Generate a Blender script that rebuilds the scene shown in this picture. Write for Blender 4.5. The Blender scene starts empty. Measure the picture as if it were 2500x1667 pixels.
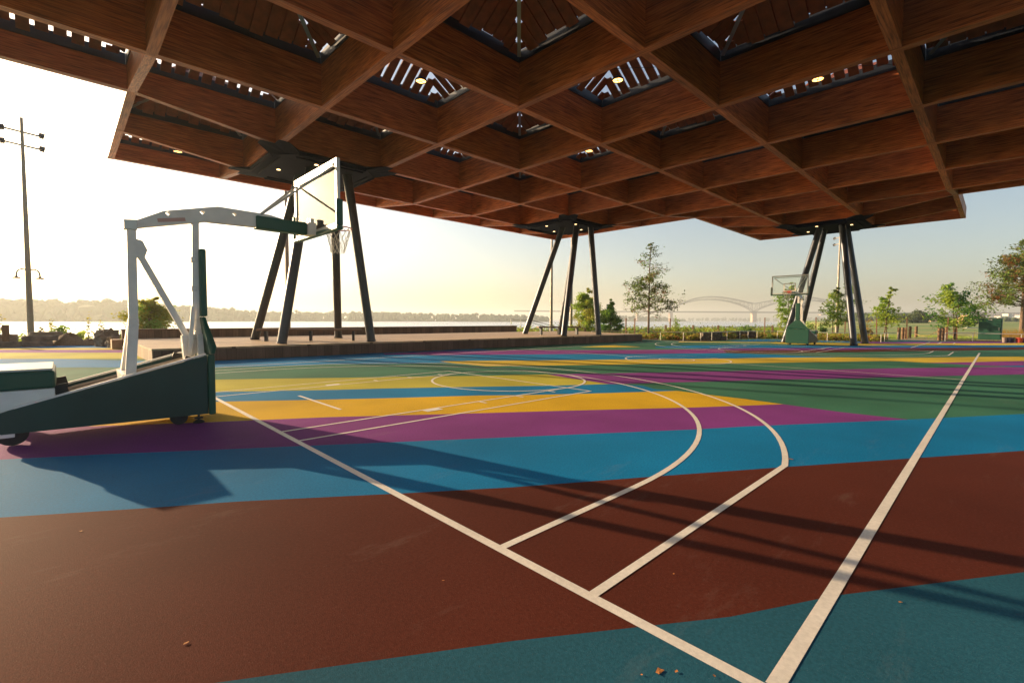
import bpy, bmesh, math, random
import numpy as np
from mathutils import Vector, Matrix
random.seed(7); rng = np.random.default_rng(11)
R = math.radians
scene = bpy.context.scene
col = scene.collection
FT = 0.3048

# ------------------------------------------------------------------ camera
cam_d = bpy.data.cameras.new('camera'); cam = bpy.data.objects.new('camera', cam_d); col.objects.link(cam)
cam_d.sensor_width = 36.0; cam_d.lens = 1143.13 / 2500 * 36.0
cam_d.clip_start = 0.05; cam_d.clip_end = 20000
CR = Vector((0.72063318, -0.69329688, 0.00522052)); CU = Vector((0.02986167, 0.03856013, 0.99880999)); CF = Vector((0.69267316, 0.71961973, -0.04849071))
m = Matrix((CR, CU, -CF)).transposed().to_4x4(); m.translation = Vector((-1.9839, -8.19108, 1.47477))
cam.matrix_world = m
scene.camera = cam

# ------------------------------------------------------------------ sky, sun, exposure
SUN_EL = R(14.0); SUN_AZ = Vector((-0.310, 0.951))           # horizontal direction towards the sun
world = bpy.data.worlds.new('World'); scene.world = world; world.use_nodes = True
wn = world.node_tree.nodes; wl = world.node_tree.links
bg = wn['Background']; sky = wn.new('ShaderNodeTexSky'); sky.sky_type = 'NISHITA'; sky.sun_disc = False
sky.sun_elevation = SUN_EL; sky.sun_rotation = math.atan2(SUN_AZ.x, SUN_AZ.y)
sky.altitude = 50; sky.air_density = 0.9; sky.dust_density = 2.6; sky.ozone_density = 0.3
wl.new(sky.outputs[0], bg.inputs[0]); bg.inputs[1].default_value = 0.105
sun_d = bpy.data.lights.new('sun', 'SUN'); sun_d.energy = 5.0; sun_d.angle = R(0.5); sun_d.color = (1.0, 0.72, 0.43)
sun = bpy.data.objects.new('sun', sun_d); col.objects.link(sun)
sdir = Vector((SUN_AZ.x * math.cos(SUN_EL), SUN_AZ.y * math.cos(SUN_EL), math.sin(SUN_EL))).normalized()
sun.rotation_euler = sdir.to_track_quat('Z', 'Y').to_euler(); sun.location = sdir * 60
vs = scene.view_settings; vs.view_transform = 'Standard'; vs.look = 'None'; vs.gamma = 1.0; vs.use_curve_mapping = False
vs.exposure = 1.03
scene.cycles.max_bounces = 8; scene.cycles.sample_clamp_indirect = 0.0; scene.cycles.blur_glossy = 0.3
scene.cycles.use_guiding = True; scene.cycles.use_surface_guiding = True; scene.cycles.use_volume_guiding = False; scene.cycles.guiding_training_samples = 96; scene.cycles.surface_guiding_probability = 0.7; scene.cycles.diffuse_bounces = 4; scene.cycles.transparent_max_bounces = 16

# ------------------------------------------------------------------ materials
MATS = {}
def mat(name, color, rough=0.6, metal=0.0, spec=0.5, noise=0.0, nscale=8.0, bump=0.0, bscale=60.0, stretch=(1, 1, 1),
        trans=0.0, emit=None, estr=0.0, blotch=0.0, blscale=0.6, coat=0.0, tint=None):
    if name in MATS: return MATS[name]
    M = bpy.data.materials.new(name); M.use_nodes = True; nt = M.node_tree; N = nt.nodes; L = nt.links
    b = N['Principled BSDF']; b.inputs['Roughness'].default_value = rough; b.inputs['Metallic'].default_value = metal
    b.inputs['Specular IOR Level'].default_value = spec; b.inputs['Base Color'].default_value = (*color, 1)
    if coat: b.inputs['Coat Weight'].default_value = coat
    geo = N.new('ShaderNodeNewGeometry'); mp = N.new('ShaderNodeMapping'); mp.inputs['Scale'].default_value = stretch
    L.new(geo.outputs['Position'], mp.inputs['Vector'])
    src = None
    def modulate(src, scale, amount, detail=6):
        t = N.new('ShaderNodeTexNoise'); t.inputs['Scale'].default_value = scale; t.inputs['Detail'].default_value = detail
        L.new(mp.outputs[0], t.inputs['Vector'])
        r = N.new('ShaderNodeMapRange'); r.inputs['From Min'].default_value = 0.3; r.inputs['From Max'].default_value = 0.7
        r.inputs['To Min'].default_value = 1 - amount; r.inputs['To Max'].default_value = 1 + amount
        L.new(t.outputs['Fac'], r.inputs['Value'])
        v = N.new('ShaderNodeVectorMath'); v.operation = 'SCALE'
        if src is None: v.inputs[0].default_value = color
        else: L.new(src, v.inputs[0])
        L.new(r.outputs[0], v.inputs['Scale'])
        return v.outputs[0]
    if noise: src = modulate(src, nscale, noise)
    if blotch: src = modulate(src, blscale, blotch, 4)
    if tint:
        t = N.new('ShaderNodeTexNoise'); t.inputs['Scale'].default_value = tint[1]; t.inputs['Detail'].default_value = 3
        L.new(mp.outputs[0], t.inputs['Vector'])
        rr = N.new('ShaderNodeMapRange'); rr.inputs['From Min'].default_value = 0.42; rr.inputs['From Max'].default_value = 0.62
        L.new(t.outputs['Fac'], rr.inputs['Value'])
        mx = N.new('ShaderNodeMix'); mx.data_type = 'RGBA'; L.new(rr.outputs[0], mx.inputs['Factor'])
        if src is None: mx.inputs['A'].default_value = (*color, 1)
        else: L.new(src, mx.inputs['A'])
        mx.inputs['B'].default_value = (*tint[0], 1); src = mx.outputs['Result']
    if src is not None: L.new(src, b.inputs['Base Color'])
    if bump:
        t = N.new('ShaderNodeTexNoise'); t.inputs['Scale'].default_value = bscale; t.inputs['Detail'].default_value = 5
        L.new(mp.outputs[0], t.inputs['Vector'])
        bp = N.new('ShaderNodeBump'); bp.inputs['Strength'].default_value = bump; bp.inputs['Distance'].default_value = 0.01
        L.new(t.outputs['Fac'], bp.inputs['Height']); L.new(bp.outputs[0], b.inputs['Normal'])
    if emit:
        b.inputs['Emission Color'].default_value = (*emit, 1); b.inputs['Emission Strength'].default_value = estr
    if trans:                                                  # leaves: light comes through
        tr = N.new('ShaderNodeBsdfTranslucent'); mix = N.new('ShaderNodeMixShader'); mix.inputs[0].default_value = trans
        if src is not None: L.new(src, tr.inputs['Color'])
        else: tr.inputs['Color'].default_value = (*color, 1)
        L.new(b.outputs[0], mix.inputs[1]); L.new(tr.outputs[0], mix.inputs[2]); L.new(mix.outputs[0], N['Material Output'].inputs['Surface'])
    MATS[name] = M
    return M

def court_mat(name, color):
    """painted sport surface: speckle, scuffs, faint large wear"""
    M = mat(name, color, rough=0.80, spec=0.07, noise=0.16, nscale=55, bump=0.20, bscale=160, blotch=0.20, blscale=0.45)
    nt = M.node_tree; N = nt.nodes; L = nt.links; b = N['Principled BSDF']
    old = b.inputs['Base Color'].links[0].from_socket
    geo = N.new('ShaderNodeNewGeometry')
    v = N.new('ShaderNodeTexNoise'); v.inputs['Scale'].default_value = 330; v.inputs['Detail'].default_value = 1; L.new(geo.outputs['Position'], v.inputs['Vector'])
    r = N.new('ShaderNodeMapRange'); r.inputs['From Min'].default_value = 0.71; r.inputs['From Max'].default_value = 0.78; L.new(v.outputs['Fac'], r.inputs['Value'])
    mp2 = N.new('ShaderNodeMapping'); mp2.inputs['Rotation'].default_value = (0, 0, 0.9); mp2.inputs['Scale'].default_value = (1, 4, 1); L.new(geo.outputs['Position'], mp2.inputs['Vector'])
    s = N.new('ShaderNodeTexNoise'); s.inputs['Scale'].default_value = 0.6; s.inputs['Detail'].default_value = 9; s.inputs['Roughness'].default_value = 0.75; L.new(mp2.outputs[0], s.inputs['Vector'])
    r2 = N.new('ShaderNodeMapRange'); r2.inputs['From Min'].default_value = 0.58; r2.inputs['From Max'].default_value = 0.85; r2.inputs['To Max'].default_value = 0.22; L.new(s.outputs['Fac'], r2.inputs['Value'])
    a = N.new('ShaderNodeMath'); a.operation = 'MAXIMUM'; 
    a0 = N.new('ShaderNodeMath'); a0.operation = 'MULTIPLY'; a0.inputs[1].default_value = 0.45; L.new(r.outputs[0], a0.inputs[0])
    L.new(a0.outputs[0], a.inputs[0]); L.new(r2.outputs[0], a.inputs[1])
    mx = N.new('ShaderNodeMix'); mx.data_type = 'RGBA'; L.new(a.outputs[0], mx.inputs['Factor']); L.new(old, mx.inputs['A']); mx.inputs['B'].default_value = (0.38, 0.34, 0.29, 1)
    L.new(mx.outputs['Result'], b.inputs['Base Color'])
    return M

def wood_mat(name, axis, c1, c2, rough=0.55):
    """laminated veneer timber: fine dark dashes running along the beam"""
    M = bpy.data.materials.new(name); M.use_nodes = True; nt = M.node_tree; N = nt.nodes; L = nt.links; b = N['Principled BSDF']
    geo = N.new('ShaderNodeNewGeometry'); mp = N.new('ShaderNodeMapping'); L.new(geo.outputs['Position'], mp.inputs['Vector'])
    s = [34, 34, 34]; s[axis] = 1.6; mp.inputs['Scale'].default_value = s
    n1 = N.new('ShaderNodeTexNoise'); n1.inputs['Scale'].default_value = 1.0; n1.inputs['Detail'].default_value = 4; n1.inputs['Roughness'].default_value = 0.6; L.new(mp.outputs[0], n1.inputs['Vector'])
    cr = N.new('ShaderNodeValToRGB'); e = cr.color_ramp.elements
    e[0].position = 0.33; e[0].color = (*[c * 0.42 for c in c2], 1); e[1].position = 0.62; e[1].color = (*c1, 1)
    k = cr.color_ramp.elements.new(0.46); k.color = (*c2, 1); L.new(n1.outputs['Fac'], cr.inputs['Fac'])
    n2 = N.new('ShaderNodeTexNoise'); n2.inputs['Scale'].default_value = 0.7; n2.inputs['Detail'].default_value = 3; L.new(geo.outputs['Position'], n2.inputs['Vector'])
    r = N.new('ShaderNodeMapRange'); r.inputs['From Min'].default_value = 0.3; r.inputs['From Max'].default_value = 0.7; r.inputs['To Min'].default_value = 0.8; r.inputs['To Max'].default_value = 1.2; L.new(n2.outputs['Fac'], r.inputs['Value'])
    v = N.new('ShaderNodeVectorMath'); v.operation = 'SCALE'; L.new(cr.outputs['Color'], v.inputs[0]); L.new(r.outputs[0], v.inputs['Scale']); L.new(v.outputs[0], b.inputs['Base Color'])
    off = N.new('ShaderNodeVectorMath'); off.operation = 'SUBTRACT'; o_ = [-0.297 - 3.993 / 2, -2.369 - 3.993 / 2, 0]; o_[axis] += 3.993 / 2; off.inputs[1].default_value = o_; L.new(geo.outputs['Position'], off.inputs[0])
    dv = N.new('ShaderNodeVectorMath'); dv.operation = 'DIVIDE'; dv.inputs[1].default_value = (3.993, 3.993, 50); L.new(off.outputs[0], dv.inputs[0])
    fl = N.new('ShaderNodeVectorMath'); fl.operation = 'FLOOR'; L.new(dv.outputs[0], fl.inputs[0])
    wh = N.new('ShaderNodeTexWhiteNoise'); wh.noise_dimensions = '3D'; L.new(fl.outputs[0], wh.inputs['Vector'])
    r3 = N.new('ShaderNodeMapRange'); r3.inputs['To Min'].default_value = 0.80; r3.inputs['To Max'].default_value = 1.18; L.new(wh.outputs['Value'], r3.inputs['Value'])
    v3 = N.new('ShaderNodeVectorMath'); v3.operation = 'SCALE'; L.new(v.outputs[0], v3.inputs[0]); L.new(r3.outputs[0], v3.inputs['Scale']); L.new(v3.outputs[0], b.inputs['Base Color'])
    b.inputs['Roughness'].default_value = rough; b.inputs['Specular IOR Level'].default_value = 0.35
    bp = N.new('ShaderNodeBump'); bp.inputs['Strength'].default_value = 0.25; bp.inputs['Distance'].default_value = 0.01; L.new(n1.outputs['Fac'], bp.inputs['Height']); L.new(bp.outputs[0], b.inputs['Normal'])
    MATS[name] = M
    return M

def plank_mat(name, vec_axis, c1, width, gap=0.03, c_gap=(0.02, 0.015, 0.01), rough=0.6):
    """boards side by side across one axis, each board its own tone"""
    M = bpy.data.materials.new(name); M.use_nodes = True; nt = M.node_tree; N = nt.nodes; L = nt.links; b = N['Principled BSDF']
    geo = N.new('ShaderNodeNewGeometry'); sp = N.new('ShaderNodeSeparateXYZ'); L.new(geo.outputs['Position'], sp.inputs[0])
    d = N.new('ShaderNodeMath'); d.operation = 'DIVIDE'; d.inputs[1].default_value = width; L.new(sp.outputs[vec_axis], d.inputs[0])
    fl = N.new('ShaderNodeMath'); fl.operation = 'FLOOR'; L.new(d.outputs[0], fl.inputs[0])
    fr = N.new('ShaderNodeMath'); fr.operation = 'FRACT'; L.new(d.outputs[0], fr.inputs[0])
    wn_ = N.new('ShaderNodeTexWhiteNoise'); wn_.noise_dimensions = '1D'; L.new(fl.outputs[0], wn_.inputs['W'])
    r = N.new('ShaderNodeMapRange'); r.inputs['To Min'].default_value = 0.72; r.inputs['To Max'].default_value = 1.25; L.new(wn_.outputs['Value'], r.inputs['Value'])
    mp = N.new('ShaderNodeMapping'); L.new(geo.outputs['Position'], mp.inputs['Vector']); s = [1.2, 1.2, 1.2]; s[vec_axis] = 25; mp.inputs['Scale'].default_value = s
    n = N.new('ShaderNodeTexNoise'); n.inputs['Scale'].default_value = 1.5; n.inputs['Detail'].default_value = 6; L.new(mp.outputs[0], n.inputs['Vector'])
    r2 = N.new('ShaderNodeMapRange'); r2.inputs['From Min'].default_value = 0.3; r2.inputs['From Max'].default_value = 0.7; r2.inputs['To Min'].default_value = 0.75; r2.inputs['To Max'].default_value = 1.2; L.new(n.outputs['Fac'], r2.inputs['Value'])
    mu = N.new('ShaderNodeMath'); mu.operation = 'MULTIPLY'; L.new(r.outputs[0], mu.inputs[0]); L.new(r2.outputs[0], mu.inputs[1])
    v = N.new('ShaderNodeVectorMath'); v.operation = 'SCALE'; v.inputs[0].default_value = c1; L.new(mu.outputs[0], v.inputs['Scale'])
    lt = N.new('ShaderNodeMath'); lt.operation = 'LESS_THAN'; lt.inputs[1].default_value = gap; L.new(fr.outputs[0], lt.inputs[0])
    mx = N.new('ShaderNodeMix'); mx.data_type = 'RGBA'; L.new(lt.outputs[0], mx.inputs['Factor']); L.new(v.outputs[0], mx.inputs['A']); mx.inputs['B'].default_value = (*c_gap, 1)
    L.new(mx.outputs['Result'], b.inputs['Base Color']); b.inputs['Roughness'].default_value = rough; b.inputs['Specular IOR Level'].default_value = 0.3
    MATS[name] = M
    return M

# ------------------------------------------------------------------ mesh helpers
class MB:
    def __init__(s): s.v = []; s.f = []; s.mi = []
    def add(s, verts, faces, mi=0):
        o = len(s.v); s.v += [tuple(map(float, v)) for v in verts]; s.f += [tuple(i + o for i in f) for f in faces]; s.mi += [mi] * len(faces)
        return s
    def box(s, c, size, rot=None, mi=0):
        x, y, z = [k / 2 for k in size]
        vs_ = [Vector((a * x, b * y, d * z)) for a in (-1, 1) for b in (-1, 1) for d in (-1, 1)]
        if rot is not None: vs_ = [rot @ q for q in vs_]
        c = Vector(c)
        return s.add([q + c for q in vs_], [(0, 1, 3, 2), (4, 6, 7, 5), (0, 4, 5, 1), (2, 3, 7, 6), (0, 2, 6, 4), (1, 5, 7, 3)], mi)
    def span(s, lo, hi, mi=0):
        return s.box([(a + b) / 2 for a, b in zip(lo, hi)], [abs(b - a) for a, b in zip(lo, hi)], mi=mi)
    def tube(s, pts, radii, n=8, cap=True, mi=0):
        pts = [Vector(p) for p in pts]
        if not hasattr(radii, '__len__'): radii = [radii] * len(pts)
        base = len(s.v); up = None; verts = []; faces = []
        for i, p in enumerate(pts):
            t = (pts[min(i + 1, len(pts) - 1)] - pts[max(i - 1, 0)]).normalized()
            if up is None:
                up = t.orthogonal().normalized()
            up = (up - t * up.dot(t)).normalized(); w = t.cross(up)
            for k in range(n):
                a = 2 * math.pi * k / n
                verts.append(p + (up * math.cos(a) + w * math.sin(a)) * radii[i])
        for i in range(len(pts) - 1):
            for k in range(n):
                a, b = i * n + k, i * n + (k + 1) % n
                faces.append((a, b, b + n, a + n))
        if cap:
            faces.append(tuple(range(n - 1, -1, -1))); faces.append(tuple((len(pts) - 1) * n + k for k in range(n)))
        return s.add(verts, faces, mi)
    def bar(s, p0, p1, w, h, mi=0, up=(0, 0, 1)):
        """rectangular bar between two points, w sideways, h along up"""
        p0, p1, up = Vector(p0), Vector(p1), Vector(up); t = (p1 - p0).normalized(); sd = t.cross(up).normalized(); u = sd.cross(t)
        vs_ = [p + sd * a * w / 2 + u * b * h / 2 for p in (p0, p1) for a, b in ((-1, -1), (1, -1), (1, 1), (-1, 1))]
        return s.add(vs_, [(3, 2, 1, 0), (4, 5, 6, 7), (0, 1, 5, 4), (1, 2, 6, 5), (2, 3, 7, 6), (3, 0, 4, 7)], mi)
    def prism(s, poly, off, mi=0):
        """closed polygon (3D points) extruded by a vector"""
        n = len(poly); off = Vector(off); a = [Vector(p) for p in poly]; b = [p + off for p in a]
        nrm = Vector((0, 0, 0))
        for i in range(n): nrm += a[i].cross(a[(i + 1) % n])
        fl = nrm.dot(off) > 0
        faces = [tuple(range(n))[::-1] if fl else tuple(range(n)), tuple(range(n, 2 * n)) if fl else tuple(range(n, 2 * n))[::-1]]
        for i in range(n):
            j = (i + 1) % n; q = (i, j, j + n, i + n); faces.append(q if fl else q[::-1])
        return s.add(a + b, faces, mi)
    def lathe(s, prof, c=(0, 0, 0), n=16, mi=0):
        c = Vector(c); verts = []; faces = []
        for r, z in prof:
            for k in range(n):
                a = 2 * math.pi * k / n; verts.append(c + Vector((r * math.cos(a), r * math.sin(a), z)))
        for i in range(len(prof) - 1):
            for k in range(n):
                a, b = i * n + k, i * n + (k + 1) % n; faces.append((a, b, b + n, a + n))
        faces.append(tuple(range(n - 1, -1, -1))); faces.append(tuple((len(prof) - 1) * n + k for k in range(n)))
        return s.add(verts, faces, mi)
    def build(s, name, mats, parent=None, smooth=False, bevel=0.0):
        me = bpy.data.meshes.new(name); me.from_pydata(s.v, [], s.f)
        for q in (mats if isinstance(mats, (list, tuple)) else [mats]): me.materials.append(q)
        if any(s.mi): me.polygons.foreach_set('material_index', s.mi)
        me.update()
        if smooth:
            me.polygons.foreach_set('use_smooth', [True] * len(me.polygons)); me.set_sharp_from_angle(angle=R(40))
        o = bpy.data.objects.new(name, me); col.objects.link(o)
        if parent is not None: o.parent = parent
        if bevel:
            bv = o.modifiers.new('bevel', 'BEVEL'); bv.width = bevel; bv.segments = 2; bv.limit_method = 'ANGLE'; bv.angle_limit = R(35)
        return o

def tag(o, label=None, cat=None, group=None, kind=None):
    if label: o['label'] = label
    if cat: o['category'] = cat
    if group: o['group'] = group
    if kind: o['kind'] = kind
    return o
def thing(name, label, cat, loc=(0, 0, 0), rz=0.0, group=None):
    o = bpy.data.objects.new(name, None); o.empty_display_size = 0.3; col.objects.link(o); o.location = loc; o.rotation_euler = (0, 0, rz)
    return tag(o, label, cat, group)
def copy_tree(o, parent=None):
    c = o.copy(); col.objects.link(c)
    if parent is not None: c.parent = parent
    for ch in list(o.children): copy_tree(ch, c)
    return c
def struct(name, mb, mats, **k): return tag(mb.build(name, mats, **k), kind='structure')

def leaf_mesh(name, P, size, M, parent, aspect=1.9, up_bias=0.25):
    """many small two-triangle leaves at the points P, each turned its own way"""
    P = np.asarray(P, float); n = len(P); a = rng.normal(size=(n, 3)); a[:, 2] *= 0.6; a /= np.linalg.norm(a, axis=1)[:, None]
    b = rng.normal(size=(n, 3)); b[:, 2] += up_bias; b -= (b * a).sum(1)[:, None] * a; b /= np.linalg.norm(b, axis=1)[:, None]
    s_ = size * rng.uniform(0.6, 1.3, n)[:, None]
    nn = np.cross(a, b)
    V = np.stack([P - a * s_ * aspect / 2, P + b * s_ * .5 + nn * s_ * .12, P + a * s_ * aspect / 2, P - b * s_ * .5 + nn * s_ * .12], 1).reshape(-1, 3)
    F = np.arange(4 * n).reshape(n, 4)
    me = bpy.data.meshes.new(name); me.from_pydata(V.tolist(), [], F.tolist())
    for q in (M if isinstance(M, list) else [M]): me.materials.append(q)
    if isinstance(M, list):
        grp = np.floor((np.sin(P[:, 0] * 2.1 + P[:, 2] * 1.7) + np.sin(P[:, 1] * 2.7 - P[:, 2]) + rng.normal(size=n) * .6 + 2) / 4 * len(M)).clip(0, len(M) - 1).astype(int)
        me.polygons.foreach_set('material_index', grp.tolist())
    me.update(); o = bpy.data.objects.new(name, me); col.objects.link(o)
    if parent is not None: o.parent = parent
    return o
# ------------------------------------------------------------------ palette
C_COURT = dict(teal=(0.020, 0.096, 0.142), brown=(0.096, 0.022, 0.013), blue=(0.004, 0.175, 0.390), purple=(0.205, 0.043, 0.225),
               yellow=(0.600, 0.375, 0.018), gold=(0.560, 0.410, 0.042), olive=(0.430, 0.390, 0.050), green=(0.045, 0.160, 0.100))
for k, c in C_COURT.items(): court_mat('court_' + k, c)
M_line = mat('line_paint', (0.78, 0.73, 0.66), rough=0.55, noise=0.09, nscale=38, bump=0.2, bscale=160, blotch=0.08, blscale=2.2)
M_wx = wood_mat('timber_along_x', 0, (0.53, 0.160, 0.045), (0.34, 0.090, 0.025))
M_wy = wood_mat('timber_along_y', 1, (0.53, 0.160, 0.045), (0.34, 0.090, 0.025))
M_board = mat('roof_board', (0.21, 0.052, 0.018), rough=0.6, noise=0.3, nscale=5, bump=0.1)
M_navy = mat('dark_steel', (0.012, 0.017, 0.028), rough=0.45, metal=0.2, noise=0.15, nscale=3)
M_cap = mat('cap_plate', (0.006, 0.009, 0.022), rough=0.8, metal=0.0, spec=0.08, noise=0.12, nscale=2)
M_colm = mat('column_steel', (0.045, 0.052, 0.068), rough=0.36, metal=0.5, noise=0.10, nscale=4, blotch=0.12, blscale=1.2)
M_hip = mat('hip_flashing', (0.30, 0.31, 0.33), rough=0.4, metal=0.6)
M_deck = plank_mat('deck_boards', 1, (0.46, 0.33, 0.20), 0.14, gap=0.05, c_gap=(0.12, 0.08, 0.05))
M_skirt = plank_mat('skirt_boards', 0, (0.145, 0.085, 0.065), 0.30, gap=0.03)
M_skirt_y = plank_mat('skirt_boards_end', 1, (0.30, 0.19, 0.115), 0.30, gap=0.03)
M_benchw = mat('bench_wood', (0.15, 0.085, 0.055), rough=0.6, noise=0.2, nscale=6, stretch=(1, 8, 8))
M_green = mat('hoop_green', (0.012, 0.052, 0.045), rough=0.42, spec=.45, noise=0.08, nscale=3, bump=0.08, bscale=30, blotch=0.1, blscale=2)
M_pad = mat('pad_vinyl', (0.014, 0.085, 0.054), rough=0.42, spec=.45, bump=0.1, bscale=14)
M_padtop = mat('pad_top_sky_sheen', (0.60, 0.60, 0.55), rough=0.4, bump=0.1, bscale=14)  # sky reflection on the dark pad's top, painted as a pale colour
M_white = mat('painted_steel', (0.80, 0.77, 0.72), rough=0.4, noise=0.06, nscale=8)
M_cream = mat('frame_inside', (0.42, 0.34, 0.27), rough=0.6, noise=0.12, nscale=6)
M_blk = mat('black_rubber', (0.015, 0.015, 0.016), rough=0.6)
M_rim = mat('rim_orange', (0.62, 0.055, 0.015), rough=0.4)
M_net = mat('net_cord', (0.70, 0.66, 0.58), rough=0.8)
M_alu = mat('board_frame', (0.55, 0.54, 0.50), rough=0.35, metal=0.3)
M_pole = mat('pole_steel', (0.27, 0.23, 0.18), rough=0.5, metal=0.3, noise=0.1, nscale=3)
M_galv = mat('rail_steel', (0.50, 0.47, 0.42), rough=0.4, metal=0.5)
M_post = mat('post_wood', (0.17, 0.095, 0.05), rough=0.75, noise=0.3, nscale=8, stretch=(4, 4, .6), bump=0.3, bscale=25)
M_stake = mat('stake_wood', (0.25, 0.125, 0.075), rough=0.8, noise=0.2, nscale=8)
M_rope = mat('rope', (0.45, 0.28, 0.12), rough=0.9, noise=0.2, nscale=40)
M_stone = mat('stone', (0.20, 0.155, 0.115), rough=0.85, noise=0.3, nscale=5, bump=0.7, bscale=9, blotch=0.2, blscale=1.5)
M_mulch = mat('mulch', (0.115, 0.050, 0.028), rough=0.95, noise=0.45, nscale=14, bump=0.9, bscale=22)
M_straw = mat('pine_straw', (0.20, 0.125, 0.065), rough=0.95, noise=0.4, nscale=20, bump=0.9, bscale=30)
M_grass = mat('grass_ground', (0.130, 0.215, 0.035), rough=0.95, noise=0.3, nscale=2.2, bump=0.8, bscale=12, blotch=0.25, blscale=0.09, tint=((0.27, 0.26, 0.075), 0.045))
M_path = mat('path', (0.33, 0.25, 0.18), rough=0.9, noise=0.12, nscale=12, blotch=0.12, blscale=0.5)
M_cab = mat('cabinet_green', (0.020, 0.095, 0.060), rough=0.45, noise=0.08, nscale=4, blotch=0.15, blscale=1.6)
M_bark = mat('bark', (0.16, 0.105, 0.070), rough=0.9, noise=0.3, nscale=10, stretch=(3, 3, .7), bump=0.5, bscale=25)
M_twig = mat('reddish_twig', (0.24, 0.095, 0.060), rough=0.9)
LEAF = {}
for nm, c in dict(oak=(0.125, 0.175, 0.038), oak_dark=(0.050, 0.085, 0.028), rust=(0.30, 0.125, 0.04), lime=(0.330, 0.420, 0.055), spring=(0.230, 0.370, 0.055),
                  deep=(0.080, 0.210, 0.045), yellowish=(0.34, 0.32, 0.04), straw=(0.48, 0.30, 0.08), bushy=(0.30, 0.32, 0.045), olive=(0.17, 0.16, 0.04)).items():
    LEAF[nm] = mat('leaf_' + nm, c, rough=0.6, spec=0.3, trans=0.5)
M_water = mat('river', (0.92, 0.88, 0.80), rough=0.35, metal=1.0, spec=0.5)  # mirror-like metal, brighter than real water, throws extra sun up at the beams
def _water():
    nt = M_water.node_tree; N = nt.nodes; L = nt.links; b = N['Principled BSDF']
    geo = N.new('ShaderNodeNewGeometry'); mp = N.new('ShaderNodeMapping'); mp.inputs['Scale'].default_value = (0.10, 0.22, 1); mp.inputs['Rotation'].default_value = (0, 0, 0.6); L.new(geo.outputs['Position'], mp.inputs['Vector'])
    t = N.new('ShaderNodeTexNoise'); t.inputs['Scale'].default_value = 1.0; t.inputs['Detail'].default_value = 1; t.inputs['Roughness'].default_value = 0.5; L.new(mp.outputs[0], t.inputs['Vector'])
    bp = N.new('ShaderNodeBump'); bp.inputs['Strength'].default_value = 0.3; bp.inputs['Distance'].default_value = 0.08; L.new(t.outputs['Fac'], bp.inputs['Height']); L.new(bp.outputs[0], b.inputs['Normal'])
    r = N.new('ShaderNodeMapRange'); r.inputs['From Min'].default_value = .35; r.inputs['From Max'].default_value = .65; r.inputs['To Min'].default_value = .26; r.inputs['To Max'].default_value = .36
    t2 = N.new('ShaderNodeTexNoise'); t2.inputs['Scale'].default_value = .08; t2.inputs['Detail'].default_value = 5; L.new(mp.outputs[0], t2.inputs['Vector']); L.new(t2.outputs['Fac'], r.inputs['Value']); L.new(r.outputs[0], b.inputs['Roughness'])
_water()

# ------------------------------------------------------------------ ground, water
def yb(x):       # top of the river bank: y as a function of x; cut in unseen behind the parapet so river glint reaches the beams
    return float(np.interp(x, [-400, -60, -6, 0, 2.6, 4.5, 25, 30, 34, 40, 50, 58, 68, 90, 140, 260, 700], [90, 60, 35.5, 33.5, 32, 21.5, 21.5, 24, 28.5, 27, 23.5, 20, 15.5, 14, 20, 60, 160]))
WATER_Z = -5.0
def ground_z(x, y):
    d = y - yb(x)
    z = -0.03
    if d > 0:
        t = min(d / 6.0, 1.0); z -= 6.5 * (t * t * (3 - 2 * t))
    if x > 120: z += 1.2 * min((x - 120) / 150, 1) * (1 if d < 0 else max(0, 1 - d / 16))
    return z
gx_ = sorted(set(list(np.arange(-60, 110, 2.0)) + list(np.arange(110, 420, 12.0)) + list(np.arange(420, 1201, 60.0)) + list(np.arange(-400, -60, 20.0))))
gy_ = sorted(set(list(np.arange(-20, 50, 1.25)) + list(np.arange(50, 240, 8.0)) + list(np.arange(-300, -20, 20.0))))
g = MB(); nx, ny = len(gx_), len(gy_)
for x in gx_:
    for y in gy_: g.v.append((x, y, ground_z(x, y)))
for i in range(nx - 1):
    for j in range(ny - 1):
        a = i * ny + j; g.f.append((a, a + ny, a + ny + 1, a + 1)); g.mi.append(0)
struct('ground', g, M_grass, smooth=True)
struct('river', MB().add([(-9000, -9000, WATER_Z), (9000, -9000, WATER_Z), (9000, 9000, WATER_Z), (-9000, 9000, WATER_Z)], [(0, 1, 2, 3)]), M_water)

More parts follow.
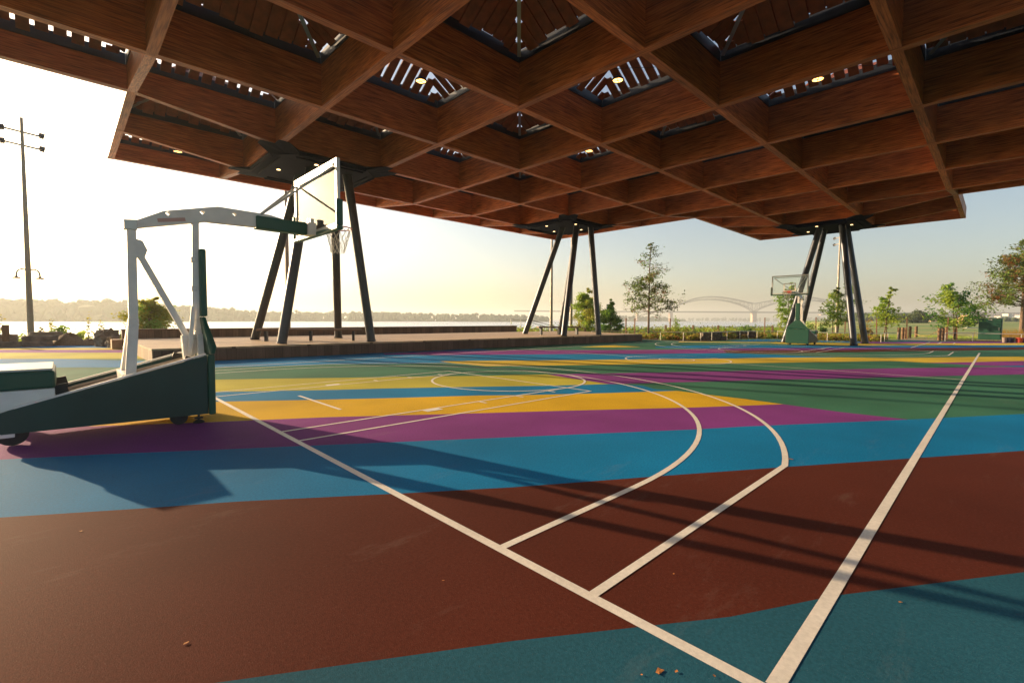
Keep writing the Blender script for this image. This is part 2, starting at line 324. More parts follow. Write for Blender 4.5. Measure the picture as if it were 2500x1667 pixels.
# court surface: green sheet, coloured bands painted over it, white lines
PLAZA = [(-16, -22), (60, -22), (46.5, -8.2), (45.0, -5.3), (44.6, -2.9), (41.5, -2.4), (38.4, -2.4), (37.9, 0.4), (38.3, 3.6), (37.4, 5.0), (36.0, 5.6), (31.2, 5.5), (29.6, 5.9), (29.0, 7.0), (28.7, 8.7),
         (27, 21), (1.0, 20.9), (0.2, 22.6), (-2.2, 24.3), (-9, 23.4), (-16, 25)]
BANDS = [
  ('teal',0,[(-4.98,-3.9),(-1.6,-6.04),(-1.07,-6.37),(-0.54,-6.7),(0.37,-7.32),(0.97,-7.64),(2.06,-8.35),(7.09,-11.62),(3.09246,-24),(-10.9774,-20)]),
  ('brown',0,[(-4.98,-3.9),(-1.6,-6.04),(-1.07,-6.37),(-0.54,-6.7),(0.37,-7.32),(0.97,-7.64),(2.06,-8.35),(7.09,-11.62),(10.94,-11.68),(5.89,-8.44),(4.59,-7.62),(3.21,-6.75),(1.96,-5.98),(0.82,-5.29),(0.06,-4.77),(-1,-4.02),(-1.59,-3.66),(-2.35,-3.17),(-5.71,-1)]),
  ('blue',0,[(-5.71,-1),(-2.35,-3.17),(-1.59,-3.66),(-1,-4.02),(0.06,-4.77),(0.82,-5.29),(1.96,-5.98),(3.21,-6.75),(4.59,-7.62),(5.89,-8.44),(10.94,-11.68),(14.12,-11.72),(9.04,-8.52),(7.11,-7.31),(4.81,-5.81),(4.14,-5.42),(2.43,-4.3),(1.44,-3.65),(0.04,-2.73),(-0.88,-2.13),(-1.69,-1.59),(-2.48,-1.12),(-5.92,0.92)]),
  ('purple',0,[(-5.92,0.92),(-2.48,-1.12),(-1.69,-1.59),(-0.88,-2.13),(0.04,-2.73),(1.44,-3.65),(2.43,-4.3),(4.14,-5.42),(4.81,-5.81),(7.11,-7.31),(7.03,-6.48),(7.11,-5.62),(5.68,-4.71),(3.75,-3.35),(2.29,-2.36),(0.86,-1.35),(-0.57,-0.52),(-1.47,0.05),(-2.6,0.82),(-5.91,3.06)]),
  ('yellow',0,[(-5.91,3.06),(-2.6,0.82),(-1.47,0.05),(-0.57,-0.52),(0.86,-1.35),(2.29,-2.36),(3.75,-3.35),(5.68,-4.71),(7.11,-5.62),(7.18,-4.96),(7.15,-4.14),(7.18,-3.65),(7.16,-3.6),(5.43,-2.55),(4.28,-1.76),(3.76,-1.33),(2.41,-0.49),(1.1,0.4),(-0.09,1.25),(-3.34,3.57)]),
  ('blue',0,[(-3.34,3.57),(-0.09,1.25),(1.1,0.4),(2.41,-0.49),(3.76,-1.33),(4.28,-1.76),(5.43,-2.55),(7.16,-3.6),(7.18,-3.65),(7.05,-3.16),(7.33,-2.72),(6.98,-2.11),(5.75,-1.35),(4.5,-0.44),(2.83,0.71),(2.06,1.16),(0.92,1.97),(0.17,2.47),(-3.18,4.67)]),
  ('olive',0,[(-3.18,4.67),(0.17,2.47),(0.92,1.97),(2.06,1.16),(2.83,0.71),(4.5,-0.44),(5.75,-1.35),(6.98,-2.11),(7.11,-1),(7.29,0.1),(6.77,0.46),(5.83,0.96),(4.47,1.99),(3.09,2.88),(1.59,3.95),(0.6,4.6),(-2.73,6.81)]),
  ('purple',0,[(7.11,-1),(6.95,-2.09),(7.71,-2.57),(7.96,-2.69),(9.32,-3.57),(10.1,-4.01),(11.22,-4.73),(12.23,-5.44),(13.67,-6.35),(15.43,-7.46),(17.29,-8.73),(23.91,-13.23),(26.32,-14.2),(20.41,-8.81),(19.26,-7.75),(18.27,-7.16),(16.78,-6.07),(14.88,-4.92),(12.42,-3.2),(10.69,-2.13),(9.9,-1.61),(8.57,-0.75),(7.86,-0.27),(7.29,0.1)]),
  ('gold',0,[(7.34,3.82),(7.48,2.77),(8.22,2.29),(10.1,1.01),(12.19,-0.33),(14.22,-1.82),(15.71,-2.82),(18.03,-4.29),(19.9,-5.46),(19.98,-5.81),(19.93,-6.42),(20.42,-6.84),(23.9,-8.89),(30.79,-12.95),(33.58,-13.62),(27.07,-8.97),(24.39,-7.06),(22.64,-6),(21.44,-5.18),(20.37,-3.83),(18.15,-2.08),(16.29,-1),(13.89,0.61),(12.18,1.8),(10.02,3.25),(8.29,4.54),(7.34,5.09)]),
  ('purple',0,[(19.93,-6.42),(20.08,-7.25),(19.88,-7.64),(20.22,-8.19),(21.14,-8.82),(23.9,-8.89),(20.42,-6.84)]),
  ('blue',0,[(20.22,-8.19),(20.41,-8.81),(21.14,-8.82)]),
  ('blue',0,[(-9.32,16.9),(-3.29,11.65),(-0.73,9.42),(1.24,7.73),(2.52,7.07),(4.02,6.54),(6.01,5.08),(7,4.6),(7.32,4.42),(7.34,5.09),(8.29,4.54),(10.02,3.25),(12.18,1.8),(13.89,0.61),(16.29,-1),(18.15,-2.08),(20.26,-3.72),(20.36,-3.7),(19.93,-2.99),(19.81,-1.57),(19.36,-0.12),(18.28,0.79),(16.32,1.96),(13.94,3.95),(11.73,5.39),(12.77,9.46),(10.1,9.75),(7.84,9.96),(3.96,9.95),(1.72,10.11),(0.24,11.18),(-2.01,14.35),(-3.54,15.65),(-11.54,19.65)]),
  ('purple',1,[(7.47,9.08),(8.93,7.35),(10.26,6.45),(11.73,5.39),(13.94,3.95),(16.32,1.96),(18.28,0.79),(19.4,0.18),(21.17,1.08),(22.33,-0.11),(23.76,-1.06),(26.06,-2.71),(29.57,-4.43),(33.4,-6.65),(35.95,-7.82),(33.83,-6.63),(30.16,-3.7),(28.06,-2.32),(25.02,0.02),(22.69,1.53),(20.31,2.49),(18.79,3.34),(15.88,5.43),(13.93,7.22),(11.37,8.35),(10.18,9.13),(7.56,9.43)]),
  ('brown',0,[(21.04,1.03),(19.4,0.18),(19.5,-0.07),(20.48,-1.05),(22.17,-2.14),(23.96,-3.13),(27.3,-5),(31,-7.33),(34.09,-9.15),(42.71,-14.21),(46.27,-14.38),(37.7,-9.24),(33.4,-6.65),(29.57,-4.43),(26.06,-2.71),(23.76,-1.06),(22.33,-0.11),(21.17,1.08)]),
  ('blue',0,[(20.39,4.23),(21.39,2.59),(22.69,1.53),(25.02,0.02),(28.06,-2.32),(30.16,-3.7),(34.06,-6.62),(38.02,-9.24),(48.03,-15.86),(50.62,-16.47),(40.98,-9.32),(38.03,-7.13),(34.75,-4.89),(32.21,-2.85),(30.69,-1.8),(27.96,0.92),(26.53,2.6),(24.23,3.9),(21.38,4.78)]),
  ('gold',0,[(26.95,6.22),(29.22,4.11),(31.04,2.03),(30.38,1.59),(30.69,-1.8),(32.21,-2.85),(34.75,-4.89),(38.03,-7.13),(40.98,-9.32),(50.62,-16.47),(54.83,-16.46),(45.11,-9.42),(40.83,-6.32),(36.04,-2.87),(35.56,-0.84),(32.11,2.19),(30.09,4.46),(28.04,6.76)]),
  ('purple',0,[(35.88,-1.9),(36.04,-2.87),(40.83,-6.32),(45.11,-9.42),(54.83,-16.46),(58.56,-16.56),(48.85,-9.51),(44.24,-6.17),(41.26,-4.3),(38.59,-2.51),(37.85,-1.57)]),
  ('blue',0,[(30.78,4.57),(36.9,4.76),(37.82,3.17),(34.42,2.19),(33.08,2.49)]),
  ('blue',0,[(37.8,0.75),(38.03,-0.6),(37.85,-1.57),(36.02,-1.88),(35.56,-0.84),(34.63,0.36)]),
  ('teal',0,[(42.69,-2.85),(44.34,-4.69),(41.74,-4.67),(39.91,-3.54)]),
  ('gold',0,[(17.67,7.07),(20.73,7.02),(20.33,5.05),(18.73,5.89)]),
  ('olive',0,[(-9.63,20.83),(-3.54,15.65),(-0.26,12.85),(1.27,11.55),(1.58,15.17),(0.05,16.45),(-3.79,19.65),(-9.94,24.77)]),
  ('purple',0,[(-9.94,24.77),(-3.79,19.65),(0.05,16.45),(1.58,15.17),(1.77,17.32),(0.23,18.59),(-3.94,22.02),(-10.13,27.09)]),
  ('gold',0,[(-10.13,27.09),(-3.94,22.02),(0.23,18.59),(1.77,17.32),(1.91,18.91),(0.36,20.17),(-4.06,23.76),(-10.26,28.81)]),
  ('blue',0,[(-10.26,28.81),(-4.06,23.76),(0.36,20.17),(1.91,18.91),(2.18,22.02),(0.62,23.27),(-4.27,27.17),(-10.53,32.15)]),
]
cp = MB(); cp.add([(x, y, 0.0) for x, y in PLAZA], [tuple(range(len(PLAZA)))], 0)
order = ['green', 'teal', 'brown', 'blue', 'purple', 'yellow', 'gold', 'olive']
for c, lay, pts in BANDS: 
    zz = 0.0020 + 0.0012 * lay
    ar = sum(pts[i][0] * pts[(i + 1) % len(pts)][1] - pts[(i + 1) % len(pts)][0] * pts[i][1] for i in range(len(pts)))
    if ar < 0: pts = pts[::-1]
    cp.add([(x, y, zz) for x, y in pts], [tuple(range(len(pts)))], order.index(c))
struct('court_surface', cp, [MATS['court_' + c] for c in order])

ln = MB(); LW = 0.058; LZ = 0.0042
def stroke(pts, w=LW, closed=False):
    pts = [Vector((u, v, 0)) for u, v in pts]; n = len(pts); V = []
    for i, p in enumerate(pts):
        a = pts[(i - 1) % n] if (closed or i > 0) else p; b = pts[(i + 1) % n] if (closed or i < n - 1) else p
        t1 = (p - a).normalized() if (p - a).length else (b - p).normalized(); t2 = (b - p).normalized() if (b - p).length else t1
        nn = Vector((-(t1 + t2).y, (t1 + t2).x, 0)).normalized(); k = w / 2 / max(0.5, nn.dot(Vector((-t1.y, t1.x, 0))))
        V += [(p.x + nn.x * k, p.y + nn.y * k, LZ), (p.x - nn.x * k, p.y - nn.y * k, LZ)]
    F = []
    for i in range(n if closed else n - 1):
        a, b = 2 * i, 2 * ((i + 1) % n); F.append((a, a + 1, b + 1, b))
    ln.add(V, F)
def arc(u, v, r, a0, a1, n=72): return [(u + r * math.cos(a0 + (a1 - a0) * k / n), v + r * math.sin(a0 + (a1 - a0) * k / n)) for k in range(n + 1)]
def end_lines(T):
    q = lambda pts: [T(u * FT, v * FT) for u, v in pts]
    global LZ
    LZ = 0.0042; stroke(q([(0, -25), (0, 25)]), 0.066)
    LZ = 0.0045; r = 19.76; stroke(q([(0.1, r), (5.25, r)] + arc(5.25, 0, r, math.pi / 2, -math.pi / 2)[1:-1] + [(5.25, -r), (0.1, -r)]))
    LZ = 0.0048; r = 22.776; a = math.asin(22.11 / r); stroke(q([(0.1, 22.11)] + arc(5.25, 0, r, a, -a) + [(0.1, -22.11)]))
    LZ = 0.0051; stroke(q([(0.1, 8), (19, 8), (19, -8), (0.1, -8)]), 0.05)
    LZ = 0.0054; stroke(q([(0.1, 6), (18.9, 6)]), 0.05); stroke(q([(0.1, -6), (18.9, -6)]), 0.05)
    LZ = 0.0057; stroke(q(arc(19, 0, 6, 0, 2 * math.pi)[:-1]), 0.055, True)
    LZ = 0.0060; stroke(q([(3.96, 3), (3.96, -3)]), 0.055)
    for s in (1, -1):
        stroke(q([(7.0, s * 6.3), (8.0, s * 6.3)]), 0.16)
        for u in (10.9, 13.9, 16.9): stroke(q([(u, s * 6.05), (u, s * 6.7)]), 0.05)
end_lines(lambda x, y: (x, y)); end_lines(lambda x, y: (94 * FT - x, -y))
LZ = 0.0044
for s in (1, -1): stroke([(0.04, s * 7.62), (94 * FT - 0.04, s * 7.62)], 0.066)
LZ = 0.0047; stroke([(47 * FT, -7.58), (47 * FT, 7.58)], 0.055)
LZ = 0.0050; stroke([(47 * FT + 6 * FT * math.cos(a), 6 * FT * math.sin(a)) for a in np.linspace(0, 2 * math.pi, 72, endpoint=False)], 0.055, True)
stroke([(47 * FT + 2 * FT * math.cos(a), 2 * FT * math.sin(a)) for a in np.linspace(0, 2 * math.pi, 40, endpoint=False)], 0.05, True)
stroke([(31.4, -4.9), (41.3, -4.93)], 0.055); stroke([(38.7, -5.5), (42.0, -5.48)], 0.055); stroke([(39.6, -6.18), (41.8, -6.17)], 0.055)
struct('court_lines', ln, M_line)
# planting bed beyond the court, gravel path on the left, entry path on the right
bed = MB()
bed.add([(x, y, 0.012) for x, y in [(29.0, 7.0), (29.6, 5.9), (31.2, 5.5), (36.0, 5.6), (37.4, 5.0), (38.3, 3.6), (37.9, 0.4), (38.4, -2.4), (41.5, -2.4), (43.6, -2.55), (47.5, 0.4), (44, 7.5), (38, 10), (32.5, 12.5), (28.2, 13.2), (28.7, 8.7)]], [tuple(range(16))[::-1]])
bed.add([(x, y, 0.012) for x, y in [(44.75, -5.3), (46.4, -8.2), (58, -20), (62, -19), (53, -6.5), (49, -5.2)]], [tuple(range(6))])
struct('planting_bed', bed, M_mulch)
pth = MB(); pth.add([(x, y, 0.002) for x, y in [(-1.8, 24.2), (0.2, 22.4), (1.5, 24.5), (1.0, 32), (-2.6, 32.2), (-2.4, 27)]], [tuple(range(6))])
pth.add([(x, y, 0.004) for x, y in [(44.6, -2.9), (45, -5.2), (52, -5.6), (56, -2.8), (51, -2.6)]], [tuple(range(5))])
struct('footpath', pth, M_path)

# ------------------------------------------------------------------ timber canopy
G = 3.993; GX = -0.297; GY = -2.369; ZI = 7.507; ZE = 8.015; ZT = 8.72; BW = 0.22
def bay(i, j):
    if -3 <= i <= -1: return -2 <= j <= 2
    if 2 <= j <= 4: return 0 <= i < 7
    if -1 <= j <= 1 and 0 <= i < 10: return True
    if -3 <= j <= -2 and 0 <= i < 8: return True
    return False
def P(i, j): return GX + G * i, GY + G * j
def zb(i, j): return ZI if all(bay(a, b) for a in (i - 1, i) for b in (j - 1, j)) else ZE
canopy = thing('timber_canopy', 'huge coffered timber canopy standing on three clusters of raking steel columns', 'canopy', (0, 0, 0))
def beam(axis, k, a, b):
    mb = MB(); n = b - a; dz = 0.004 if axis == 'x' else 0.0
    V = []
    for t in range(a, b + 1):
        i, j = (t, k) if axis == 'x' else (k, t); x, y = P(i, j); z = zb(i, j) + dz
        e = (-1 if t == a else 1 if t == b else 0) * (BW / 2 + (0.002 if axis == 'y' else 0.0))
        for s in (-1, 1):
            px, py = (x + e, y + s * BW / 2) if axis == 'x' else (x + s * BW / 2, y + e)
            V += [(px, py, z), (px, py, ZT - dz)]
    F = []
    for q in range(n):
        o = 4 * q
        F += [(o, o + 4, o + 5, o + 1), (o + 2, o + 3, o + 7, o + 6), (o, o + 2, o + 6, o + 4), (o + 1, o + 5, o + 7, o + 3)]
    F += [(0, 1, 3, 2), (4 * n, 4 * n + 2, 4 * n + 3, 4 * n + 1)]
    if axis == 'y': F = [f[::-1] for f in F]
    mb.add(V, F); o = mb.build('beam', M_wx if axis == 'x' else M_wy, canopy)
    return o
for axis in 'xy':
    for k in range(-4, 11):
        run = None
        for t in range(-5, 12):
            ok = (bay(t, k) or bay(t, k - 1)) if axis == 'x' else (bay(k, t) or bay(k - 1, t))
            if ok and run is None: run = t
            if not ok and run is not None: beam(axis, k, run, t); run = None

def coffer(open_):
    """boarded skylight over one bay: boards run up four slopes to a small crown; open bays have gaps between the boards"""
    mb = MB(); h0 = 1.72; h1 = 0.22; z0 = 8.86; z1 = 9.82; pitch = 0.345; w = pitch - (0.088 if open_ else 0.04); th = 0.045
    def zz(r): return z0 + (h0 - r) / (h0 - h1) * (z1 - z0)
    for q in range(4):
        rot = Matrix.Rotation(q * math.pi / 2, 3, 'Z'); n = int(2 * h0 / pitch)
        for k in range(n + 1):
            t = -h0 + (k + 0.5) * pitch - (pitch * (n + 1) - 2 * h0) / 2
            inner = max(abs(t) + 0.01, h1); outer = h0 + rng.uniform(-0.04, 0.10)
            if inner > outer - 0.1: continue
            p0 = Vector((outer, t, zz(outer))); p1 = Vector((inner, t, zz(inner)))
            up = Vector(((z1 - z0), 0, (h0 - h1))).normalized()
            mb.bar(rot @ p0, rot @ p1, w, th, up=rot @ up)
            if not open_:
                sh = Vector((0, pitch / 2, 0)); p0 = p0 + sh + up * 0.12; p1 = p1 + sh + up * 0.12
                mb.bar(rot @ p0, rot @ p1, pitch * 0.74, th, up=rot @ up)
    mb.box((0, 0, z1 + 0.06), (0.52, 0.52, 0.05))
    return mb
def upstand(open_):
    mb = MB(); h = 1.875
    for q in range(4):
        rot = Matrix.Rotation(q * math.pi / 2, 3, 'Z'); a = rot @ Vector((h, 0, 8.85))
        mb.box(a, (0.02, 2 * h - 0.021, 0.32), rot)
        if not open_:
            mb.bar(rot @ Vector((h - 0.1, h - 0.1, 8.80)), rot @ Vector((0.25, 0.25, 9.70)), 0.10, 0.05, mi=1)
    return mb
protos = {}
for op in (True, False):
    s = coffer(op).build('skylight', M_board, canopy)
    u = upstand(op).build('upstand', [M_navy, M_hip], s); protos[op] = s
used = set()
for i in range(-3, 10):
    for j in range(-3, 5):
        if not bay(i, j): continue
        op = (i + j) % 2 == (0 if i >= 0 else 1); x, y = P(i + .5, j + .5)
        if op in used: o = copy_tree(protos[op], canopy)
        else: o = protos[op]; used.add(op)
        o.location = (x, y, 0); o.rotation_euler = (0, 0, random.choice((0, 1, 2, 3)) * math.pi / 2)

# column clusters: four raking tubes under one dark steel cap
COLS = [[((4.35, 15.30, .46), (5.35, 12.15)), ((4.12, 10.96, .46), (5.32, 10.91)), ((7.65, 10.58, .46), (6.73, 10.78)), ((8.06, 14.87, .46), (6.72, 12.05))],
        [((20.40, 13.82, .46), (21.62, 11.63)), ((19.34, 9.57, .46), (21.52, 10.41)), ((23.09, 9.76, .46), (22.78, 10.30)), ((23.98, 13.79, .46), (22.89, 11.50))],
        [((32.27, 1.58, 0.01), (33.10, -0.05)), ((31.60, -2.32, 0.01), (33.06, -1.21)), ((35.10, -2.30, 0.01), (34.30, -1.21)), ((35.64, 1.62, 0.01), (34.33, -0.01))]]
for cl, (bi, bj) in zip(COLS, [(1, 3), (5, 3), (8, 0)]):
    for f, t in cl:
        c = MB().tube([f, (t[0], t[1], 7.47)], [0.178, 0.185], n=20); o = c.build('column', M_colm, canopy, smooth=True)
        d = (Vector((t[0], t[1], 7.47)) - Vector(f)).normalized()
        MB().tube([Vector(f) + d * 0.02, Vector(f) + d * 0.05], [0.205, 0.205], n=20).build('base_ring', M_navy, o, smooth=True)
    cx, cy = P(bi + .5, bj + .5); h = G / 2 + .05; ch = 0.75
    oct_ = [(cx - h, cy - h + ch), (cx - h + ch, cy - h), (cx + h - ch, cy - h), (cx + h, cy - h + ch), (cx + h, cy + h - ch), (cx + h - ch, cy + h), (cx - h + ch, cy + h), (cx - h, cy + h - ch)]
    cap = MB(); cap.prism([(x, y, 7.36) for x, y in oct_], (0, 0, 0.13))
    for (x0, y0), (x1, y1) in ((oct_[0], oct_[7]), (oct_[2], oct_[1]), (oct_[4], oct_[3]), (oct_[6], oct_[5])):   # bottom ribs along the edges
        dx, dy = (cx - x0), (cy - y0); L_ = Vector((x1 - x0, y1 - y0, 0)); nrm = Vector((L_.y, -L_.x, 0)).normalized()
        if nrm.dot(Vector((dx, dy, 0))) < 0: nrm = -nrm
        cap.bar(Vector((x0, y0, 7.335)) + nrm * .06, Vector((x1, y1, 7.335)) + nrm * .06, 0.05, 0.048); cap.bar(Vector((x0, y0, 7.335)) + nrm * .34, Vector((x1, y1, 7.335)) + nrm * .34, 0.03, 0.048)
    for sx in (-1, 1):
        for sy in (-1, 1):                                              # sloped corner shoes reaching out under the beams
            nx_, ny_ = cx + sx * G / 2, cy + sy * G / 2; a = 0.62; b = 0.17
            lo = [(cx + sx * h, cy + sy * (h - ch), 7.37), (cx + sx * (h - ch), cy + sy * h, 7.37)]
            tipx = [(nx_ + sx * a, ny_ - sy * b, 7.494), (nx_ + sx * a, ny_ + sy * b, 7.494)]; tipy = [(nx_ + sx * b, ny_ + sy * a, 7.494), (nx_ - sx * b, ny_ + sy * a, 7.494)]
            pl = [lo[0], tipx[0], tipx[1], (nx_ + sx * b, ny_ + sy * b, 7.494), tipy[0], tipy[1], lo[1]]
            ctr = Vector(((nx_ + cx) / 2 + sx * .62, (ny_ + cy) / 2 + sy * .62, 7.40))
            vs_ = [Vector(p) for p in pl] + [ctr]; k = len(vs_) - 1
            top = [Vector((p.x, p.y, 7.4975)) for p in vs_]
            fs = [(q, (q + 1) % k, k) for q in range(k)]; n0 = len(vs_)
            fs += [(n0 + (q + 1) % k, n0 + q, n0 + k) for q in range(k)] + [(q, n0 + q, n0 + (q + 1) % k, (q + 1) % k) for q in range(k)]
            cap.add(vs_ + top, fs)
    o = cap.build('column_cap', M_cap, canopy)
    for dx, dy in ((-1.25, .35), (1.25, -.45), (-.4, -1.3), (.5, 1.25)):
        MB().lathe([(0.0, 7.345), (0.075, 7.345), (0.075, 7.359)], (cx + dx, cy + dy, 0), 12).build('downlight', mat('downlight_glow', (1, .8, .5), emit=(1, .62, .28), estr=2.2), o)

# pendant lamps in the open bays
lamp0 = None
LAMPS = [((1, 1), 'round lit pendant lamp hanging in the coffer nearest the camera'), ((2, 0), 'round lit pendant lamp in the big coffer right of centre'),
         ((3, 1), 'smaller lit pendant lamp half hidden behind a beam above the middle columns'), ((3, -1), 'lit pendant lamp seen as a bright sliver in the right hand coffers'),
         ((0, 4), 'lit pendant lamp at the left tip of the canopy')]
def make_lamp(label):
    t = thing('pendant_lamp', label, 'lamp', group='pendant lamps under the canopy')
    MB().lathe([(0.02, .16), (0.10, .14), (0.15, .07), (0.235, .04), (0.245, 0.0), (0.245, -.03), (0.21, -.03), (0.21, -.008), (0, -.008)], n=28).build('housing', M_navy, t, smooth=True)
    lens = MB().lathe([(0.0, -.012), (0.205, -.012), (0.205, -.010)], n=28).build('lens', mat('lamp_glow', (1, .8, .5), emit=(1.0, .47, .12), estr=3.4), t)
    b = MB()
    for a in range(4): b.bar((0, 0, -.022), (.205 * math.cos(a * math.pi / 2 + .4), .205 * math.sin(a * math.pi / 2 + .4), -.022), .016, .012)
    b.lathe([(0, -.03), (.035, -.03), (.035, -.014)], n=12); b.build('guard', M_navy, t)
    MB().tube([(0, 0, .16), (0, 0, .42)], .012, 8).build('stem', M_navy, t)
    MB().tube([(-2.65, -2.65, .55), (-1.2, -1.2, .47), (0, 0, .42), (1.2, 1.2, .47), (2.65, 2.65, .55)], .010, 6).build('cable', M_blk, t)
    return t
for k, ((i, j), lab) in enumerate(LAMPS):
    if lamp0 is None: lamp0 = make_lamp(lab); o = lamp0
    else: o = copy_tree(lamp0); o['label'] = lab
    x, y = P(i + .5, j + .5); o.location = (x, y, 8.30); o.scale = (.68, .68, .75); o.rotation_euler = (0, 0, (0.0, 1.5708)[j <= 0])

# ------------------------------------------------------------------ stage
SH = 0.46
st = thing('stage', 'long low wooden stage with pale deck and dark boarded front under the canopy', 'stage', (0, 0, 0))
A, B_, C_, D_, E_ = (0.05, 10.35), (26.9, 8.85), (27.2, 10.2), (29.6, 17.3), (0.05, 19.75)
top = [A, B_, C_, D_, E_]
MB().prism([(x, y, SH - .06) for x, y in top], (0, 0, .06)).build('deck', M_deck, st)
def skirt(p, q, mt):
    p, q = Vector((*p, 0)), Vector((*q, 0)); t = (q - p).normalized(); n_ = Vector((t.y, -t.x, 0))
    MB().bar(p + t * .01 - n_ * .03 + Vector((0, 0, .2)), q - t * .01 - n_ * .03 + Vector((0, 0, .2)), .03, .395).build('skirt_board', mt, st)
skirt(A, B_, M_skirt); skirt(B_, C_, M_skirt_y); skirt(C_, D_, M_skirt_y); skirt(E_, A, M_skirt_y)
par = thing('parapet_wall', 'low brown boarded parapet along the river side of the stage', 'wall', (0, 0, 0))
MB().span((0.02, 19.8, 0), (25.5, 20.05, 0.84)).build('wall', plank_mat('parapet_boards', 0, (0.20, 0.115, 0.075), .30), par)
MB().span((-.02, 19.76, .842), (25.54, 20.09, .90)).build('coping', M_benchw, par)
stp = MB().span((-.36, 19.6, 0), (0.0, 20.4, 0.43)); tag(stp.build('step_block', mat('step_wood', (.42, .27, .15), noise=.15, nscale=5)), 'short pale wooden step block at the left end of the parapet', 'step')
def bench(p, q, lab):
    p, q = Vector(p), Vector(q); mid = (p + q) / 2; t = thing('bench', lab, 'bench', (mid.x, mid.y, SH), math.atan2((q - p).y, (q - p).x), 'backless benches between the columns on the stage'); l = (q - p).length
    MB().span((-l / 2, -.2, .44), (l / 2, .2, .53)).build('seat', M_benchw, t, bevel=.008)
    for s in (-.42, 0, .42): MB().span((s * l - .05, -.15, 0), (s * l + .05, .15, .438)).build('leg', M_navy, t)
bench((4.03, 13.7, 0), (7.74, 11.7, 0), 'long dark backless bench between the left group of columns'); bench((19.9, 12.2, 0), (22.6, 10.9, 0), 'dark backless bench between the middle group of columns')
# ------------------------------------------------------------------ basketball hoops
def plate_with_holes(name, outline, holes, y0, th, M, parent):
    cu = bpy.data.curves.new(name, 'CURVE'); cu.dimensions = '2D'; cu.fill_mode = 'BOTH'; cu.extrude = th / 2
    for ring in [outline] + holes:
        sp = cu.splines.new('POLY'); sp.points.add(len(ring) - 1); sp.use_cyclic_u = True
        for p, (x, z) in zip(sp.points, ring): p.co = (x, z, 0, 1)
    o = bpy.data.objects.new('tmp', cu); col.objects.link(o)
    me = bpy.data.meshes.new_from_object(o.evaluated_get(bpy.context.evaluated_depsgraph_get())); bpy.data.objects.remove(o); bpy.data.curves.remove(cu)
    me.transform(Matrix.Translation((0, y0, 0)) @ Matrix.Rotation(R(90), 4, 'X')); me.materials.clear(); me.materials.append(M)
    me.name = name; ob = bpy.data.objects.new(name, me); col.objects.link(ob); ob.parent = parent
    return ob
M_glass = bpy.data.materials.new('backboard_glass'); M_glass.use_nodes = True
def _glass():
    nt = M_glass.node_tree; N = nt.nodes; L = nt.links; N.remove(N['Principled BSDF'])
    t = N.new('ShaderNodeBsdfTransparent'); t.inputs[0].default_value = (.93, .96, .94, 1); gl = N.new('ShaderNodeBsdfGlossy'); gl.inputs['Roughness'].default_value = .03
    fr = N.new('ShaderNodeFresnel'); fr.inputs[0].default_value = 1.45; mx = N.new('ShaderNodeMixShader'); df = N.new('ShaderNodeBsdfDiffuse'); df.inputs[0].default_value = (.75, .78, .74, 1); m2 = N.new('ShaderNodeMixShader'); m2.inputs[0].default_value = .02
    L.new(fr.outputs[0], mx.inputs[0]); L.new(t.outputs[0], mx.inputs[1]); L.new(gl.outputs[0], mx.inputs[2]); L.new(mx.outputs[0], m2.inputs[1]); L.new(df.outputs[0], m2.inputs[2]); L.new(m2.outputs[0], N['Material Output'].inputs[0])
_glass()
